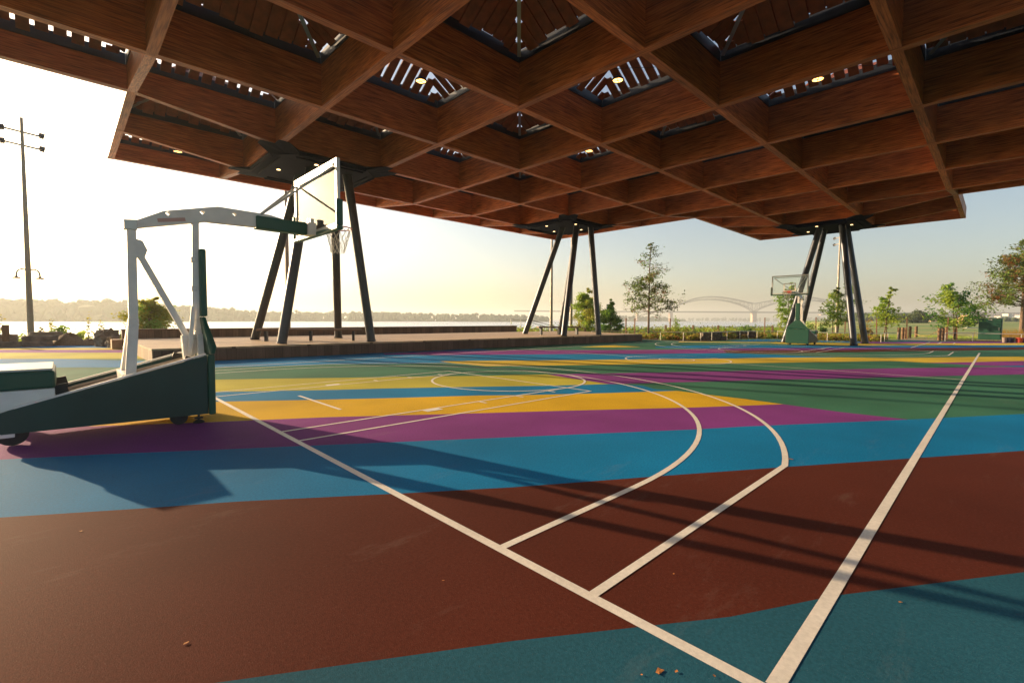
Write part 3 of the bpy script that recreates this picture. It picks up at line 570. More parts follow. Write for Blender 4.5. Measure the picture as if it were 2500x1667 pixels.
def make_hoop(label):
    t = thing('basketball_hoop', label, 'basketball hoop', group='portable basketball hoops')
    pan = [(-2.50, .148), (-.535, .115), (-.535, .935), (-2.44, .412), (-2.54, .375), (-2.585, .30), (-2.58, .20)]
    for s in (-1, 1):
        o = MB().prism([(x, s * .55 - .015, z) for x, z in pan], (0, .03, 0)).build('side_panel', M_green, t, bevel=.006)
        MB().bar((-2.40, s * .55, .435), (-.55, s * .55, .953), .04, .022).build('edge_trim', M_white, o)
    fr = MB()                                                          # inside frame
    for s in (-1, 1): fr.bar((-2.05, s * .40, .38), (-.6, s * .40, .76), .05, .22)
    for x, z in ((-2.05, .38), (-1.05, .62), (-.62, .74)): fr.bar((x, -.53, z), (x, .53, z), .06, .10)
    fr.span((-2.50, -.53, .17), (-.56, .53, .20)); fr.build('base_frame', M_cream, t)
    for s in (-1, 1):
        br = MB(); br.bar((-1.97, s * .46, .42), (-2.02, s * .46, .66), .03, .12); br.build('strap', M_blk, t); MB().bar((-.78, s * .46, .74), (-.72, s * .46, .92), .03, .10).build('strap', M_blk, t)
    MB().span((-.53, -.60, .105), (-.445, .60, .945)).build('front_pad', M_pad, t, bevel=.02)
    nk = MB(); up_ = [(-.60, .60), (.60, .60), (.13, .13), (-.13, .13)]
    q = lambda y, z, x: (x, y, z)
    nk.prism([(-.44, -.57, .95), (-.44, .57, .95), (-.40, .52, 1.05), (-.455, .125, 1.47), (-.455, -.125, 1.47), (-.40, -.52, 1.05)], (-.055, 0, .0))
    nk.build('lower_pad', M_pad, t, bevel=.012)
    MB().span((-.512, -.12, 1.475), (-.425, .12, 2.46)).build('mast_pad', M_pad, t, bevel=.025)
    ms = MB(); ms.bar((-.56, 0, 1.42), (-.535, 0, 2.86), .10, .085, up=(1, 0, 0)); ms.bar((-.56, 0, 1.43), (-.49, .0, .84), .10, .085, up=(1, 0, 0))
    for s in (-1, 1): ms.bar((-.53, s * .09, 1.2), (-.57, s * .42, .74), .07, .07, up=(1, 0, 0))
    ms.build('front_mast', M_white, t)
    cl = MB()
    for z in (2.30, 1.88, 1.17): cl.box((-.575, 0, z), (.06, .13, .07))
    cl.build('clamp', M_alu, t)
    MB().bar((-.66, -.10, .95), (-.60, -.10, 1.62), .04, .05, up=(1, 0, 0)).build('jack', M_white, t)
    rm = MB(); rm.bar((-1.275, 0, 1.30), (-1.265, 0, 2.70), .11, .10, up=(1, 0, 0))
    for s in (-1, 1): rm.bar((-1.275, s * .045, 1.42), (-1.36, s * .38, .60), .10, .11, up=(1, 0, 0))
    rm.bar((-1.36, -.43, .66), (-1.36, .43, .66), .12, .16, up=(1, 0, 0)); rm.build('rear_mast', M_white, t)
    MB().box((-1.275, 0, 2.70), (.14, .17, .12)).build('pivot', M_alu, t)
    bc = MB(); bc.bar((-1.21, 0, 2.37), (-.66, 0, 1.16), .08, .075); bc.build('brace', M_white, t)
    MB().prism([(-1.22, -.05, 2.52), (-1.15, -.05, 2.50), (-1.10, -.05, 2.38), (-1.13, -.05, 2.28), (-1.22, -.05, 2.28)], (0, .10, 0)).build('gusset', M_white, t)
    MB().prism([(-.74, -.06, 1.20), (-.58, -.06, 1.22), (-.55, -.06, .95), (-.72, -.06, .86)], (0, .12, 0)).build('gusset', M_white, t)
    arm = [(-1.31, 2.66), (-1.31, 2.765), (-1.20, 2.775), (-.91, 2.94), (-.25, 3.11), (.46, 3.10), (.62, 3.07), (.95, 2.99), (.95, 2.90), (.10, 2.88), (-.40, 2.87), (-1.20, 2.67)]
    def dia(x, z, a=.033): return [(x - a, z), (x, z + a), (x + a, z), (x, z - a)]
    holes = [dia(-.86, 2.915), dia(-.45, 2.995), dia(-.03, 3.035)]
    for y in (-.055, .055): plate_with_holes('arm', arm, holes, y, .012, M_white, t)
    MB().bar((-.98, -.0635, 2.80), (-.66, -.0635, 2.86), .003, .05).build('decal', mat('red_decal', (.62, .36, .30), rough=.5), t)
    sp = MB(); sp.bar((.10, 0, 2.885), (.62, 0, 2.895), .10, .012); sp.bar((-1.2, 0, 2.674), (-.4, 0, 2.876), .10, .010); sp.build('arm_web', M_white, t)
    MB().bar((.26, 0, 2.96), (1.04, 0, 2.955), .19, .20).build('arm_pad', M_pad, t, bevel=.02)
    mt = MB(); mt.span((1.04, -.13, 2.86), (1.17, .13, 3.06)); mt.span((1.10, -.06, 3.06), (1.16, -.02, 3.14)); mt.span((1.10, .04, 3.06), (1.16, .08, 3.16)); mt.build('board_mount', M_white, t)
    for s in (-1, 1): MB().tube([(.34, s * .05, 3.09), (1.17, s * .80, 3.84)], .018, 8).build('strut', M_alu, t)
    MB().span((1.213, -.86, 2.95), (1.223, .86, 3.92)).build('glass', M_glass, t)
    fm = MB(); w = .05
    fm.span((1.19, -.915, 3.91), (1.245, .915, 3.97)); fm.span((1.19, -.915, 2.92), (1.245, .915, 2.965))
    for s in (-1, 1): fm.span((1.19, s * .915, 2.966), (1.245, s * .858, 3.909))
    fm.span((1.17, -.80, 3.84), (1.188, .80, 3.875)); fm.build('board_frame', M_alu, t)
    sq = MB(); x0 = 1.226
    sq.span((x0, -.305, 3.075), (x0 + .002, .305, 3.125)); sq.span((x0, -.305, 3.475), (x0 + .002, .305, 3.525))
    for s in (-1, 1): sq.span((x0, s * .305, 3.126), (x0 + .002, s * .255, 3.474))
    sq.build('target_square', M_line, t)
    bp = MB(); bp.span((1.165, -.96, 2.855), (1.27, .96, 2.918))
    for s in (-1, 1): bp.span((1.165, s * .918, 2.919), (1.27, s * .965, 3.33))
    bp.build('board_pad', M_pad, t, bevel=.015)
    rim = MB(); cx = 1.60; ring = [(cx + .2286 * math.cos(a), .2286 * math.sin(a), 3.05) for a in np.linspace(0, 2 * math.pi, 41)]
    rim.tube(ring, .0105, 8, cap=False); rim.bar((1.25, 0, 3.035), (1.40, 0, 3.04), .14, .03); rim.span((1.246, -.09, 2.97), (1.262, .09, 3.10))
    for s in (-1, 1): rim.tube([(1.26, s * .07, 2.98), (1.46, s * .17, 3.045)], .008, 6)
    ro = rim.build('rim', M_rim, t, smooth=True)
    net = MB(); lv = [(.222, 3.035), (.20, 2.95), (.168, 2.86), (.14, 2.77), (.122, 2.69), (.115, 2.62)]; n = 12
    sag = [random.uniform(-.02, .02) for _ in range(n)]
    for k in range(n):
        for dr in (1, -1):
            pts = []
            for l, (r, z) in enumerate(lv):
                a = 2 * math.pi * (k + dr * .5 * l) / n
                pts.append((cx + r * math.cos(a) + .012 * math.sin(l * 1.7 + k), r * math.sin(a) + .012 * math.cos(l * 2.1 + k), z + (sag[k] if l > 2 else 0)))
            net.tube(pts, .0045, 5, cap=False)
    net.build('net', M_net, ro)
    MB().span((-2.53, -.53, .27), (-2.06, .53, .625)).build('ballast_box', M_white, t, bevel=.01)
    MB().span((-2.57, -.56, .63), (-2.05, .57, .835)).build('ballast_pad', M_pad, t, bevel=.03); MB().span((-2.55, -.54, .838), (-2.07, .55, .862)).build('ballast_sky_sheen', M_padtop, t, bevel=.008)  # thin pale slab on the dark pad stands in for sky sheen
    for x, s, r in ((-2.42, -1, .135), (-2.42, 1, .135), (-.86, -1, .10), (-.86, 1, .10)):
        wh = MB().tube([(x, s * .45 - .035, r), (x, s * .45 + .035, r)], r, 22).build('wheel', M_blk, t, smooth=True)
        MB().tube([(x, s * .45 - .042, r), (x, s * .45 + .042, r)], r * .40, 16).build('hub', M_navy, wh, smooth=True)
    for s in (-1, 1): MB().span((-2.53, s * .52 - .03, .105), (-2.40, s * .52 + .03, .17)).build('caster_bracket', M_white, t)
    for s in (-1, 1):
        f_ = MB(); f_.tube([(-.64, s * .50, .035), (-.64, s * .50, .20)], .014, 8); f_.lathe([(.07, 0), (.07, .012), (.03, .04), (.0, .045)], (-.64, s * .50, 0.001), 16); f_.box((-.64, s * .50, .065), (.10, .03, .02)); f_.build('levelling_foot', M_blk, t)
    return t
hoop = make_hoop('near portable basketball hoop seen from behind with long arm over the baseline'); hoop.location = (0, 0, .008)
h2 = copy_tree(hoop); h2['label'] = 'distant portable basketball hoop facing the camera at the far end of the court'; h2.location = (94 * FT, 0, .008); h2.rotation_euler = (0, 0, math.pi)

# ------------------------------------------------------------------ light masts
def mast(x, y, z, h, label, lower, rz=0.0):
    t = thing('light_mast', label, 'light mast', (x, y, z), rz, 'floodlight masts around the court')
    MB().tube([(0, 0, 0), (0, 0, h)], [.155, .07], 16).build('pole', M_pole, t, smooth=True)
    MB().lathe([(.2, 0), (.2, .03), (.165, .05)], (0, 0, .005), 16).build('base_plate', M_pole, t)
    for zz in (h - .8, h - 1.55):
        a = MB().tube([(-.72, 0, zz + .06), (0, 0, zz), (.72, 0, zz - .06)], .05, 8).build('crossarm', M_pole, t)
        for s in (-1, 1):
            f = MB(); c = Vector((s * .80, -.02, zz - .05 * s + .0)); rot = Matrix.Rotation(R(-28), 3, 'X') @ Matrix.Rotation(R(12 * s), 3, 'Y')
            f.box(c, (.20, .17, .24), rot); f.box(c + rot @ Vector((0, -.10, 0)), (.25, .04, .28), rot); f.tube([c + Vector((-s * .1, 0, 0)), c + Vector((-s * .2, 0, 0))], .05, 8)
            f.build('floodlight', M_navy, t, bevel=.02)
    if lower:
        for s in (-1, 1):
            pts = [(0, 0, 3.95), (s * .25, 0, 4.0), (s * .40, 0, 3.93), (s * .47, 0, 3.78), (s * .48, 0, 3.60)]
            a = MB().tube(pts, .042, 8).build('gooseneck', M_pole, t, smooth=True)
            MB().lathe([(.04, 3.62), (.06, 3.55), (.17, 3.50), (.18, 3.44), (.0, 3.44)], (s * .48, 0, 0), 16).build('lamp_head', M_pole, a, smooth=True)
    return t
mast(-3.28, 31.03, .2, 12.6, 'tall floodlight mast left of the stage with two small gooseneck lamps', True)
mast(32.7, 22.3, -.05, 12.6, 'slender mast beyond the stage left of the middle columns', False)
mast(34.1, 20.95, -.05, 12.6, 'slender mast rising behind the middle columns beside the lime green tree', False)
mast(8.5, 23.4, -.45, 13.0, 'slender mast behind the left columns and the near backboard', False)
mast(63.6, 5.0, -.05, 12.0, 'dark slender mast between the right hand columns with one floodlight showing', False, 1.0)

# ------------------------------------------------------------------ trees
def tree(name, label, loc, h, trunk_r, clear, branches, spread, leaves, leaf_size, leaf_mats, shape, group=None, bare_top=0.0, stems=1, droop=0.15, jitter=.18, bark=None):
    t = thing(name, label, 'tree', loc, 0, group); tr = MB(); LP = []; bark = bark or M_bark
    for s in range(stems):
        lean = Vector((rng.uniform(-.12, .12), rng.uniform(-.12, .12), 0)) * (0 if stems == 1 else 1); off = Vector((rng.uniform(-.2, .2), rng.uniform(-.2, .2), 0)) * (0 if stems == 1 else 1)
        hh = h * (1 if s == 0 else rng.uniform(.75, .95)); n = 7
        axis = [off + lean * (k / n) * hh + Vector((rng.normal() * .015 * hh / 5, rng.normal() * .015 * hh / 5, hh * k / n)) for k in range(n + 1)]
        tr.tube(axis, [trunk_r * (1 - .88 * k / n) + .006 for k in range(n + 1)], 8)
        nb = branches // stems
        for b in range(nb):
            f = clear + (1 - clear) * (b + rng.uniform(0, .9)) / nb; f = min(f, .98); k = f * n; i0 = min(int(k), n - 1); p = axis[i0].lerp(axis[i0 + 1], k - i0)
            rel = (f - clear) / (1 - clear); L_ = spread * shape(rel) * rng.uniform(.65, 1.12); ang = rng.uniform(0, 2 * math.pi); rise = L_ * (rng.uniform(.15, .45) - droop * (1 - rel))
            d = Vector((math.cos(ang), math.sin(ang), 0)); e = p + d * L_ + Vector((0, 0, rise)); mid = p.lerp(e, .5) + Vector((rng.normal() * .05, rng.normal() * .05, .08 * L_))
            r0 = max(.01, trunk_r * .30 * (1 - .7 * rel)); tr.tube([p, mid, e], [r0, r0 * .6, .005], 5)
            subs = max(2, int(3 + L_ * 2.4)); bare = rel > 1 - bare_top
            for _ in range(subs):
                q = rng.uniform(.25, 1); a_ = p.lerp(mid, q * 2) if q < .5 else mid.lerp(e, q * 2 - 1)
                e2 = a_ + Vector((rng.normal(), rng.normal(), rng.normal() * .55 + .15)) * L_ * .19; tr.tube([a_, e2], [max(.004, r0 * .3), .003], 4, mi=1)
                nl = int(leaves / (branches * subs) * (.12 if bare else 1) * rng.uniform(.4, 1.6)) + 1
                for _ in range(nl): 
                    w_ = a_.lerp(e2, rng.uniform(.3, 1.1)); LP.append((w_.x + rng.normal() * jitter * min(1, L_), w_.y + rng.normal() * jitter * min(1, L_), w_.z + rng.normal() * jitter * .7 * min(1, L_)))
    o = tr.build('trunk', [bark, M_twig if bare_top else bark], t, smooth=False)
    leaf_mesh('crown', LP, leaf_size, leaf_mats, t)
    return t
cone = lambda r: (1 - r) ** .75 * .92 + .08
round_ = lambda r: max(.18, math.sin(math.pi * min(1, .22 + .75 * r)))
oval = lambda r: max(.12, math.sin(math.pi * (.28 + .68 * r)))
LM = LEAF
tree('oak_tree', 'tall staked oak with bare reddish top beyond the right end of the stage', (30.95, 10.69, 0), 7.35, .085, .25, 64, 2.5, 9000, .075, [LM['oak_dark'], LM['oak'], LM['oak'], LM['oak_dark'], LM['spring'], LM['oak'], LM['rust']], cone, bare_top=.50, jitter=.13)
tree('leafy_tree', 'dense lime green tree behind the middle columns', (32.4, 17.8, -.1), 4.3, .07, .06, 46, 1.55, 13000, .085, [LM['lime'], LM['spring'], LM['lime'], LM['yellowish']], oval, stems=3)
tree('leafy_tree', 'darker green bushy tree right of the lime green one', (32.5, 15.4, -.1), 3.3, .05, .06, 30, 1.05, 8000, .085, [LM['deep'], LM['spring'], LM['deep']], oval, stems=2)
tree('young_tree', 'young light green tree behind the far basketball hoop', (47.2, 5.3, 0), 5.0, .05, .22, 30, 1.1, 3600, .10, [LM['spring'], LM['lime']], oval, 'young trees in the bed', stems=2)
tree('young_tree', 'young multi stemmed tree in front of the slender mast', (48.6, 2.1, 0), 4.9, .045, .22, 34, 1.35, 2700, .105, [LM['spring'], LM['lime'], LM['oak']], round_, 'young trees in the bed', stems=3)
tree('young_tree', 'narrow young tree right of the columns near the rope gate', (45.2, -2.0, 0), 4.1, .04, .25, 28, 1.25, 2000, .10, [LM['spring'], LM['lime'], LM['lime']], cone, 'young trees in the bed', stems=2)
tree('young_tree', 'wide young tree beside the green cabinet with reddish stems', (49.3, -5.7, 0), 4.4, .045, .20, 44, 1.9, 3800, .105, [LM['lime'], LM['spring'], LM['deep']], round_, 'young trees in the bed', stems=3)
tree('autumn_tree', 'large tree turning rusty at the right edge of the view', (66.5, -9.75, 0), 9.5, .19, .30, 74, 3.4, 15000, .12, [LM['oak'], LM['spring'], LM['oak'], LM['oak'], LM['oak_dark'], LM['olive'], LM['oak'], LM['rust']], lambda r: max(.15, math.sin(math.pi * (.42 + .55 * r))), bare_top=.30, jitter=.22)
tree('round_bush', 'yellow green rounded bush behind the parapet near the rear mast of the near hoop', (2.1, 29.3, -.05), 2.7, .05, .03, 60, 1.55, 9000, .085, [LM['bushy'], LM['yellowish'], LM['spring']], oval, stems=4)
# stakes and ties round the oak
for k, (dx, dy, s) in enumerate(((-1.25, 1.25, 'left'), (-.55, .9, 'middle'), (1.2, -1.15, 'right'))):
    t = thing('tree_stake', 'reddish stake with a tie wire, %s of the three round the bare topped oak' % s, 'stake', (30.95 + dx, 10.69 + dy, 0), 0, 'stakes round the oak')
    MB().box((0, 0, .78), (.07, .07, 1.56)).build('post', M_stake, t); MB().tube([(0, 0, 1.5), (-dx, -dy, 2.0)], .009, 5).build('tie_wire', M_blk, t)
for (x, y, h, lab) in ((44.2, 6.6, 1.7, 'reddish stake left of the far basketball hoop'), (45.6, 2.9, 1.75, 'reddish stake between the far hoop and the mast'), (46.2, .9, 1.4, 'short reddish stake left of the right hand columns'),
                       (42.7, -1.75, 1.65, 'leaning reddish stake beside the narrow young tree'), (46.3, -3.15, 1.7, 'reddish stake right of the narrow young tree'), (48.3, -5.4, 1.75, 'left reddish stake of the wide young tree'), (48.9, -5.9, 1.75, 'right reddish stake of the wide young tree')):
    tag(MB().box((x, y, h / 2), (.07, .07, h), Matrix.Rotation(rng.uniform(-.04, .04), 3, 'X')).build('tree_stake', M_stake), lab, 'stake', 'stakes by the young trees')

# ------------------------------------------------------------------ rails, posts, ropes
def railing(label, pts, h=.59):
    t = thing('pipe_railing', label, 'railing', (0, 0, 0), 0, 'low pipe railings')
    MB().tube([(x, y, h) for x, y in pts], .022, 8).build('top_rail', M_galv, t)
    for k, (x, y) in enumerate(pts):
        MB().tube([(x, y, 0), (x, y, h - .015)], .024, 8).build('post', M_galv, t)
railing('low pale pipe railing along the bed from the stage to the right hand columns', [(26.6, 12.9), (27.9, 10.6), (28.9, 8.56), (29.2, 7.0), (29.9, 6.1), (31.06, 5.81), (33.7, 5.8), (36.3, 5.84), (36.9, 5.44), (37.7, 5.05), (38.4, 3.8), (38.1, 2.1), (37.85, .36), (38.0, -1.2), (38.3, -2.65), (40.0, -2.62), (41.57, -2.6), (43.9, -2.9)])
railing('low pale pipe railing from the rope gate past the green cabinet', [(44.65, -5.5), (46.1, -6.9), (45.7, -9.3), (46.3, -13)])
posts = [(45.6, -2.75, .95, 'dark'), (46.8, -2.85, .93, 'b'), (47.9, -2.9, .92, 'c'), (50.2, -2.95, 1.0, 'd'), (52.4, -3.15, 1.0, 'e'), (45.0, -5.15, .95, 'f'), (45.7, -5.3, .95, 'g'), (48.9, -5.3, 1.0, 'h')]
plabs = ['weathered bollard nearest the court on the left side of the entry', 'second bollard back on the left side of the entry', 'thin bollard in the middle of the left entry row', 'thick bollard fourth back on the left of the entry', 'last bollard on the left side of the entry',
         'thick orange lit bollard at the front right of the entry', 'bollard directly behind the front right one', 'rear bollard on the right side of the entry']
for (x, y, h, _), lab in zip(posts, plabs):
    t = thing('wooden_bollard', lab, 'bollard', (x, y, 0), 0, 'round wooden bollards at the entry'); r = .105 if 'thin' not in lab else .075
    MB().lathe([(r, 0), (r * 1.02, h * .5), (r, h - .03), (r - .02, h), (0, h)], n=14).build('post', M_post, t, smooth=True)
    for z in (h * .86, h * .55): MB().lathe([(r + .004, z - .012), (r + .012, z), (r + .004, z + .012)], n=14).build('rope_band', M_rope, t)
def rope(a, b, sag, lab):
    a, b = Vector(a), Vector(b); pts = [a.lerp(b, k / 14) - Vector((0, 0, sag * 4 * (k / 14) * (1 - k / 14))) for k in range(15)]
    tag(MB().tube(pts, .018, 6).build('rope', M_rope), lab, 'rope', 'ropes strung between the bollards')
rope((50.2, -3.05, .55), (45.0, -5.05, .72), .35, 'long sagging rope across the entry gap'); rope((50.2, -2.95, .86), (52.4, -3.15, .86), .03, 'upper rope between the two rear left bollards'); rope((50.2, -2.95, .52), (52.4, -3.15, .52), .04, 'lower rope between the two rear left bollards')
rope((45.6, -2.75, .82), (50.2, -2.95, .82), .12, 'rope along the left row of bollards'); rope((48.9, -5.3, .6), (53.0, -6.4, .3), .15, 'rope sloping down behind the wide young tree')
fp = [(37.4, 17.7, 'first fence post right of the dark green tree'), (40.8, 14.5, 'fence post behind the railing right of the oak'), (42.7, 12.6, 'fence post left of the grey stone blocks'), (44.5, 10.9, 'fence post above the grey stone blocks'), (48.3, 7.2, 'stout fence post left of the far hoop')]
for x, y, lab in fp:
    t = thing('fence_post', lab, 'post', (x, y, -.02), 0, 'square wooden posts along the river walk'); MB().box((0, 0, .48), (.16, .16, .96)).build('post', M_post, t, bevel=.01)
for (a, b, lab) in ((2, 3, 'thin cable between the two posts over the grey stone blocks'), (3, 4, 'thin cable running right toward the far hoop')):
    tag(MB().tube([(fp[a][0], fp[a][1], .8), (fp[b][0], fp[b][1], .8)], .018, 5).build('fence_cable', M_navy), lab, 'cable')
t = thing('fence_post', 'thick wooden post at the far left edge beside the stone blocks', 'post', (-3.9, 24.6, 0)); MB().box((0, 0, .53), (.24, .24, 1.06)).build('post', M_post, t, bevel=.012); MB().tube([(0, 0, .9), (-4, .8, .9)], .03, 6).build('cable', M_navy, t)
hr = thing('stair_handrail', 'sloping steel handrails of the steps down to the river behind the stage', 'handrail', (0, 0, 0))
for y0 in (20.6, 19.4):
    MB().tube([(25.6, y0, .4), (25.6, y0, 1.42), (26.6, y0 - .1, 1.36), (29.8, y0 - .4, .75), (31.0, y0 - .5, .55)], .028, 6).build('rail', M_galv, hr); MB().tube([(29.0, y0 - .33, .0), (29.0, y0 - .33, .9)], .022, 6).build('rail_post', M_galv, hr)

# ------------------------------------------------------------------ stones, mounds
def rock(name, label, c, size, rz=0.0, group=None, rough=.05, M=None, cat='stone'):
    me = bpy.data.meshes.new(name); bm = bmesh.new(); bmesh.ops.create_cube(bm, size=1.0); bmesh.ops.subdivide_edges(bm, edges=bm.edges[:], cuts=4, use_grid_fill=True)
    for v in bm.verts:
        p = v.co.copy(); f = p.normalized() * .62; p = p.lerp(f, .10); n = Vector((rng.normal(), rng.normal(), rng.normal())) * rough
        v.co = Vector((p.x * size[0], p.y * size[1], p.z * size[2])) + n * min(size)
    bm.to_mesh(me); bm.free(); me.materials.append(M or M_stone); o = bpy.data.objects.new(name, me); col.objects.link(o); o.location = (c[0], c[1], c[2] + size[2] / 2); o.rotation_euler = (0, 0, rz)
    return tag(o, label, cat, group)
sg = 'stone blocks by the left path'
rock('stone_block', 'long pale stone block on the lower course at left, right half', (-2.85, 24.3, 0), (1.05, .6, .27), .05, sg); rock('stone_block', 'lower stone block beside the thick wooden post', (-3.75, 24.45, 0), (.72, .6, .26), .03, sg)
rock('stone_block', 'top stone block with the mast foot behind it', (-2.75, 24.42, .27), (1.25, .55, .25), .08, sg); rock('stone_block', 'reddish low stone block at the left frame edge', (-4.6, 24.7, 0), (.75, .5, .22), 0, sg)
rock('stone_block', 'upper stone block behind the thick wooden post', (-4.2, 25.3, .2), (1.3, .5, .38), 0, sg); rock('stone_block', 'narrow brown stone right of the mast foot', (-2.6, 27.4, .35), (1.3, .5, .28), .1, sg)
rock('boulder', 'rough boulder standing left of the parapet', (-.35, 22.4, 0), (.75, .65, .80), .5, None, .07, cat='boulder'); rock('boulder', 'smaller dark boulder at the parapet corner', (-.22, 21.2, 0), (.4, .5, .50), .2, None, .07, cat='boulder')
def mound(label, c, rx, ry, h, M):
    mb = MB(); n = 28; mm = 9; vs_ = []
    for a in range(mm + 1):
        for k in range(n):
            r = a / mm; th = 2 * math.pi * k / n; z = h * (math.cos(math.pi * r / 2) ** 1.3) * (1 + .18 * math.sin(th * 3 + 1)) + rng.normal() * .012
            vs_.append((rx * r * math.cos(th), ry * r * math.sin(th), max(z, -.03) if a < mm else -.05))
    fs = [(a * n + k, a * n + (k + 1) % n, (a + 1) * n + (k + 1) % n, (a + 1) * n + k) for a in range(mm) for k in range(n)]
    o = MB().add(vs_, [f[::-1] for f in fs]).build('mulch_mound', M, smooth=True); o.location = c; return tag(o, label, 'mound')
mound('brown mound of pine straw right of the left stone blocks', (-1.75, 25.0, 0), .85, .9, .56, M_straw); mound('flat low mound of pine straw at the path edge', (-.95, 25.0, 0), .8, .8, .26, M_straw)
bg_ = 'grey stone blocks in the planting bed'; names = ['lower left', 'lower second', 'lower third', 'lower right', 'upper left', 'upper middle', 'upper right']
for k in range(7):
    row = k // 4; q = k % 4; w_ = (.46, .52)[row]; x = 31.0 + (.18 + q * .47 + row * .1) * .8; y = 6.35 - (.18 + q * .47 + row * .1) * .62
    rock('stone_block', 'square grey stone in the bed left of the far hoop, %s of its stack' % names[k], (x + .3, y + .35, row * .29), (w_, .5, .28), -.66, bg_, .035, mat('grey_stone', (.13, .105, .085), rough=.85, noise=.3, nscale=6, bump=.6, bscale=12))
for k, lab in enumerate(('left', 'middle', 'right')):
    rock('stone_block', 'flat %s stone of the low row behind the railing near the far hoop' % lab, (37.3 + k * .55, 7.1 - k * .62, 0), (.80, .55, .52), -.84, bg_, .03, MATS['grey_stone'])

# ------------------------------------------------------------------ cabinet, pots
cb = thing('utility_cabinet', 'dark green metal utility cabinet standing behind the railing', 'cabinet', (48.9, -7.75, 0), R(-93))
MB().span((-.62, -.4, .08), (.62, .4, 1.62)).build('body', M_cab, cb, bevel=.012); MB().span((-.66, -.44, 1.622), (.66, .44, 1.67)).build('roof', M_cab, cb, bevel=.01); MB().span((-.64, -.42, 0), (.64, .42, .078)).build('plinth', M_stone, cb)
MB().span((-.57, -.418, .16), (.57, -.402, 1.54)).build('door', M_cab, cb, bevel=.004); MB().span((.46, -.45, .8), (.50, -.42, 1.02)).build('handle', M_galv, cb); MB().span((-.1, -.43, 1.555), (.1, -.403, 1.60)).build('label_plate', M_line, cb)
for x, y, c, w_, lab in ((45.35, -8.3, (.30, .24, .2), .13, 'small pale pot at the left of the row by the cabinet'), (45.5, -8.55, (.03, .035, .06), .24, 'dark tub right of the green cabinet'), (45.55, -9.0, (.45, .06, .04), .2, 'red tub in the row by the railing'), (45.6, -9.3, (.10, .08, .2), .18, 'purple grey tub beside the red one'), (45.7, -9.65, (.45, .44, .42), .26, 'white tub at the right of the row')):
    t = thing('planter_tub', lab, 'tub', (x - .35, y - .2, .012), 0, 'tubs beside the railing'); MB().lathe([(w_ * .8, 0), (w_, .30), (w_ * 1.06, .32), (w_ * 1.06, .35), (w_ * .9, .35), (w_ * .88, .30), (0, .30)], n=16).build('pot', mat('tub_%.2f_%.2f' % (c[0], c[2]), c, rough=.5), t, smooth=True)

# ------------------------------------------------------------------ planting
def bed_plants(n, area, hmin, hmax):
    out = []
    while len(out) < n:
        x = rng.uniform(area[0], area[1]); y = rng.uniform(area[2], area[3])
        if bed_ok(x, y): out.append((x, y, rng.uniform(hmin, hmax)))
    return out
BED = [(29.3, 7.0), (30.0, 6.3), (31.2, 6.0), (36.4, 6.05), (37.3, 5.7), (38.7, 3.8), (38.2, 0.4), (38.6, -2.2), (43.6, -2.35), (47.4, 0.4), (44, 7.5), (38, 10), (32.5, 12.5), (28.6, 13)]
def inside(x, y, poly):
    c = False; n = len(poly)
    for i in range(n):
        (x1, y1), (x2, y2) = poly[i], poly[i - 1]
        if (y1 > y) != (y2 > y) and x < (x2 - x1) * (y - y1) / (y2 - y1) + x1: c = not c
    return c
bed_ok = lambda x, y: inside(x, y, BED)
LP = []
for x, y, h in bed_plants(620, (28, 48, -3, 13.5), .12, .42):
    n = int(30 + h * 70); r = h * .6
    p = rng.normal(size=(n, 3)) * (r * .45, r * .45, h * .28) + (x, y, h * .52); p[:, 2] = np.abs(p[:, 2]) + .02; LP += p.tolist()
tag(leaf_mesh('bed_plants', LP, .075, [LM['spring'], LM['olive'], LM['straw'], LM['lime'], LM['yellowish'], LM['rust']], None), 'low mixed plants covering the mulch behind the railing', 'plants', kind='stuff')
LP = []
for _ in range(900):
    x = rng.uniform(26, 75); y = yb(x) - rng.uniform(-3, 3) if rng.random() < .7 else rng.uniform(8, 20)
    if y > yb(x) + 3 or (x < 33 and y < 18.5): continue
    h = rng.uniform(.2, .7); n = 26; p = rng.normal(size=(n, 3)) * (h * .5, h * .5, h * .35) + (x, y, ground_z(x, y) + h * .45); LP += p.tolist()
for _ in range(420):
    x = rng.uniform(-14, 26); y = yb(x) - rng.uniform(-3.5, 1.2); h = rng.uniform(.15, .55); n = 22
    p = rng.normal(size=(n, 3)) * (h * .5, h * .5, h * .4) + (x, y, ground_z(x, y) + h * .4); LP += p.tolist()
tag(leaf_mesh('bank_weeds', LP, .10, [LM['lime'], LM['spring'], LM['yellowish'], LM['olive']], None, aspect=3.2, up_bias=-.4), 'loose weeds and grasses along the top of the river bank', 'weeds', kind='stuff')
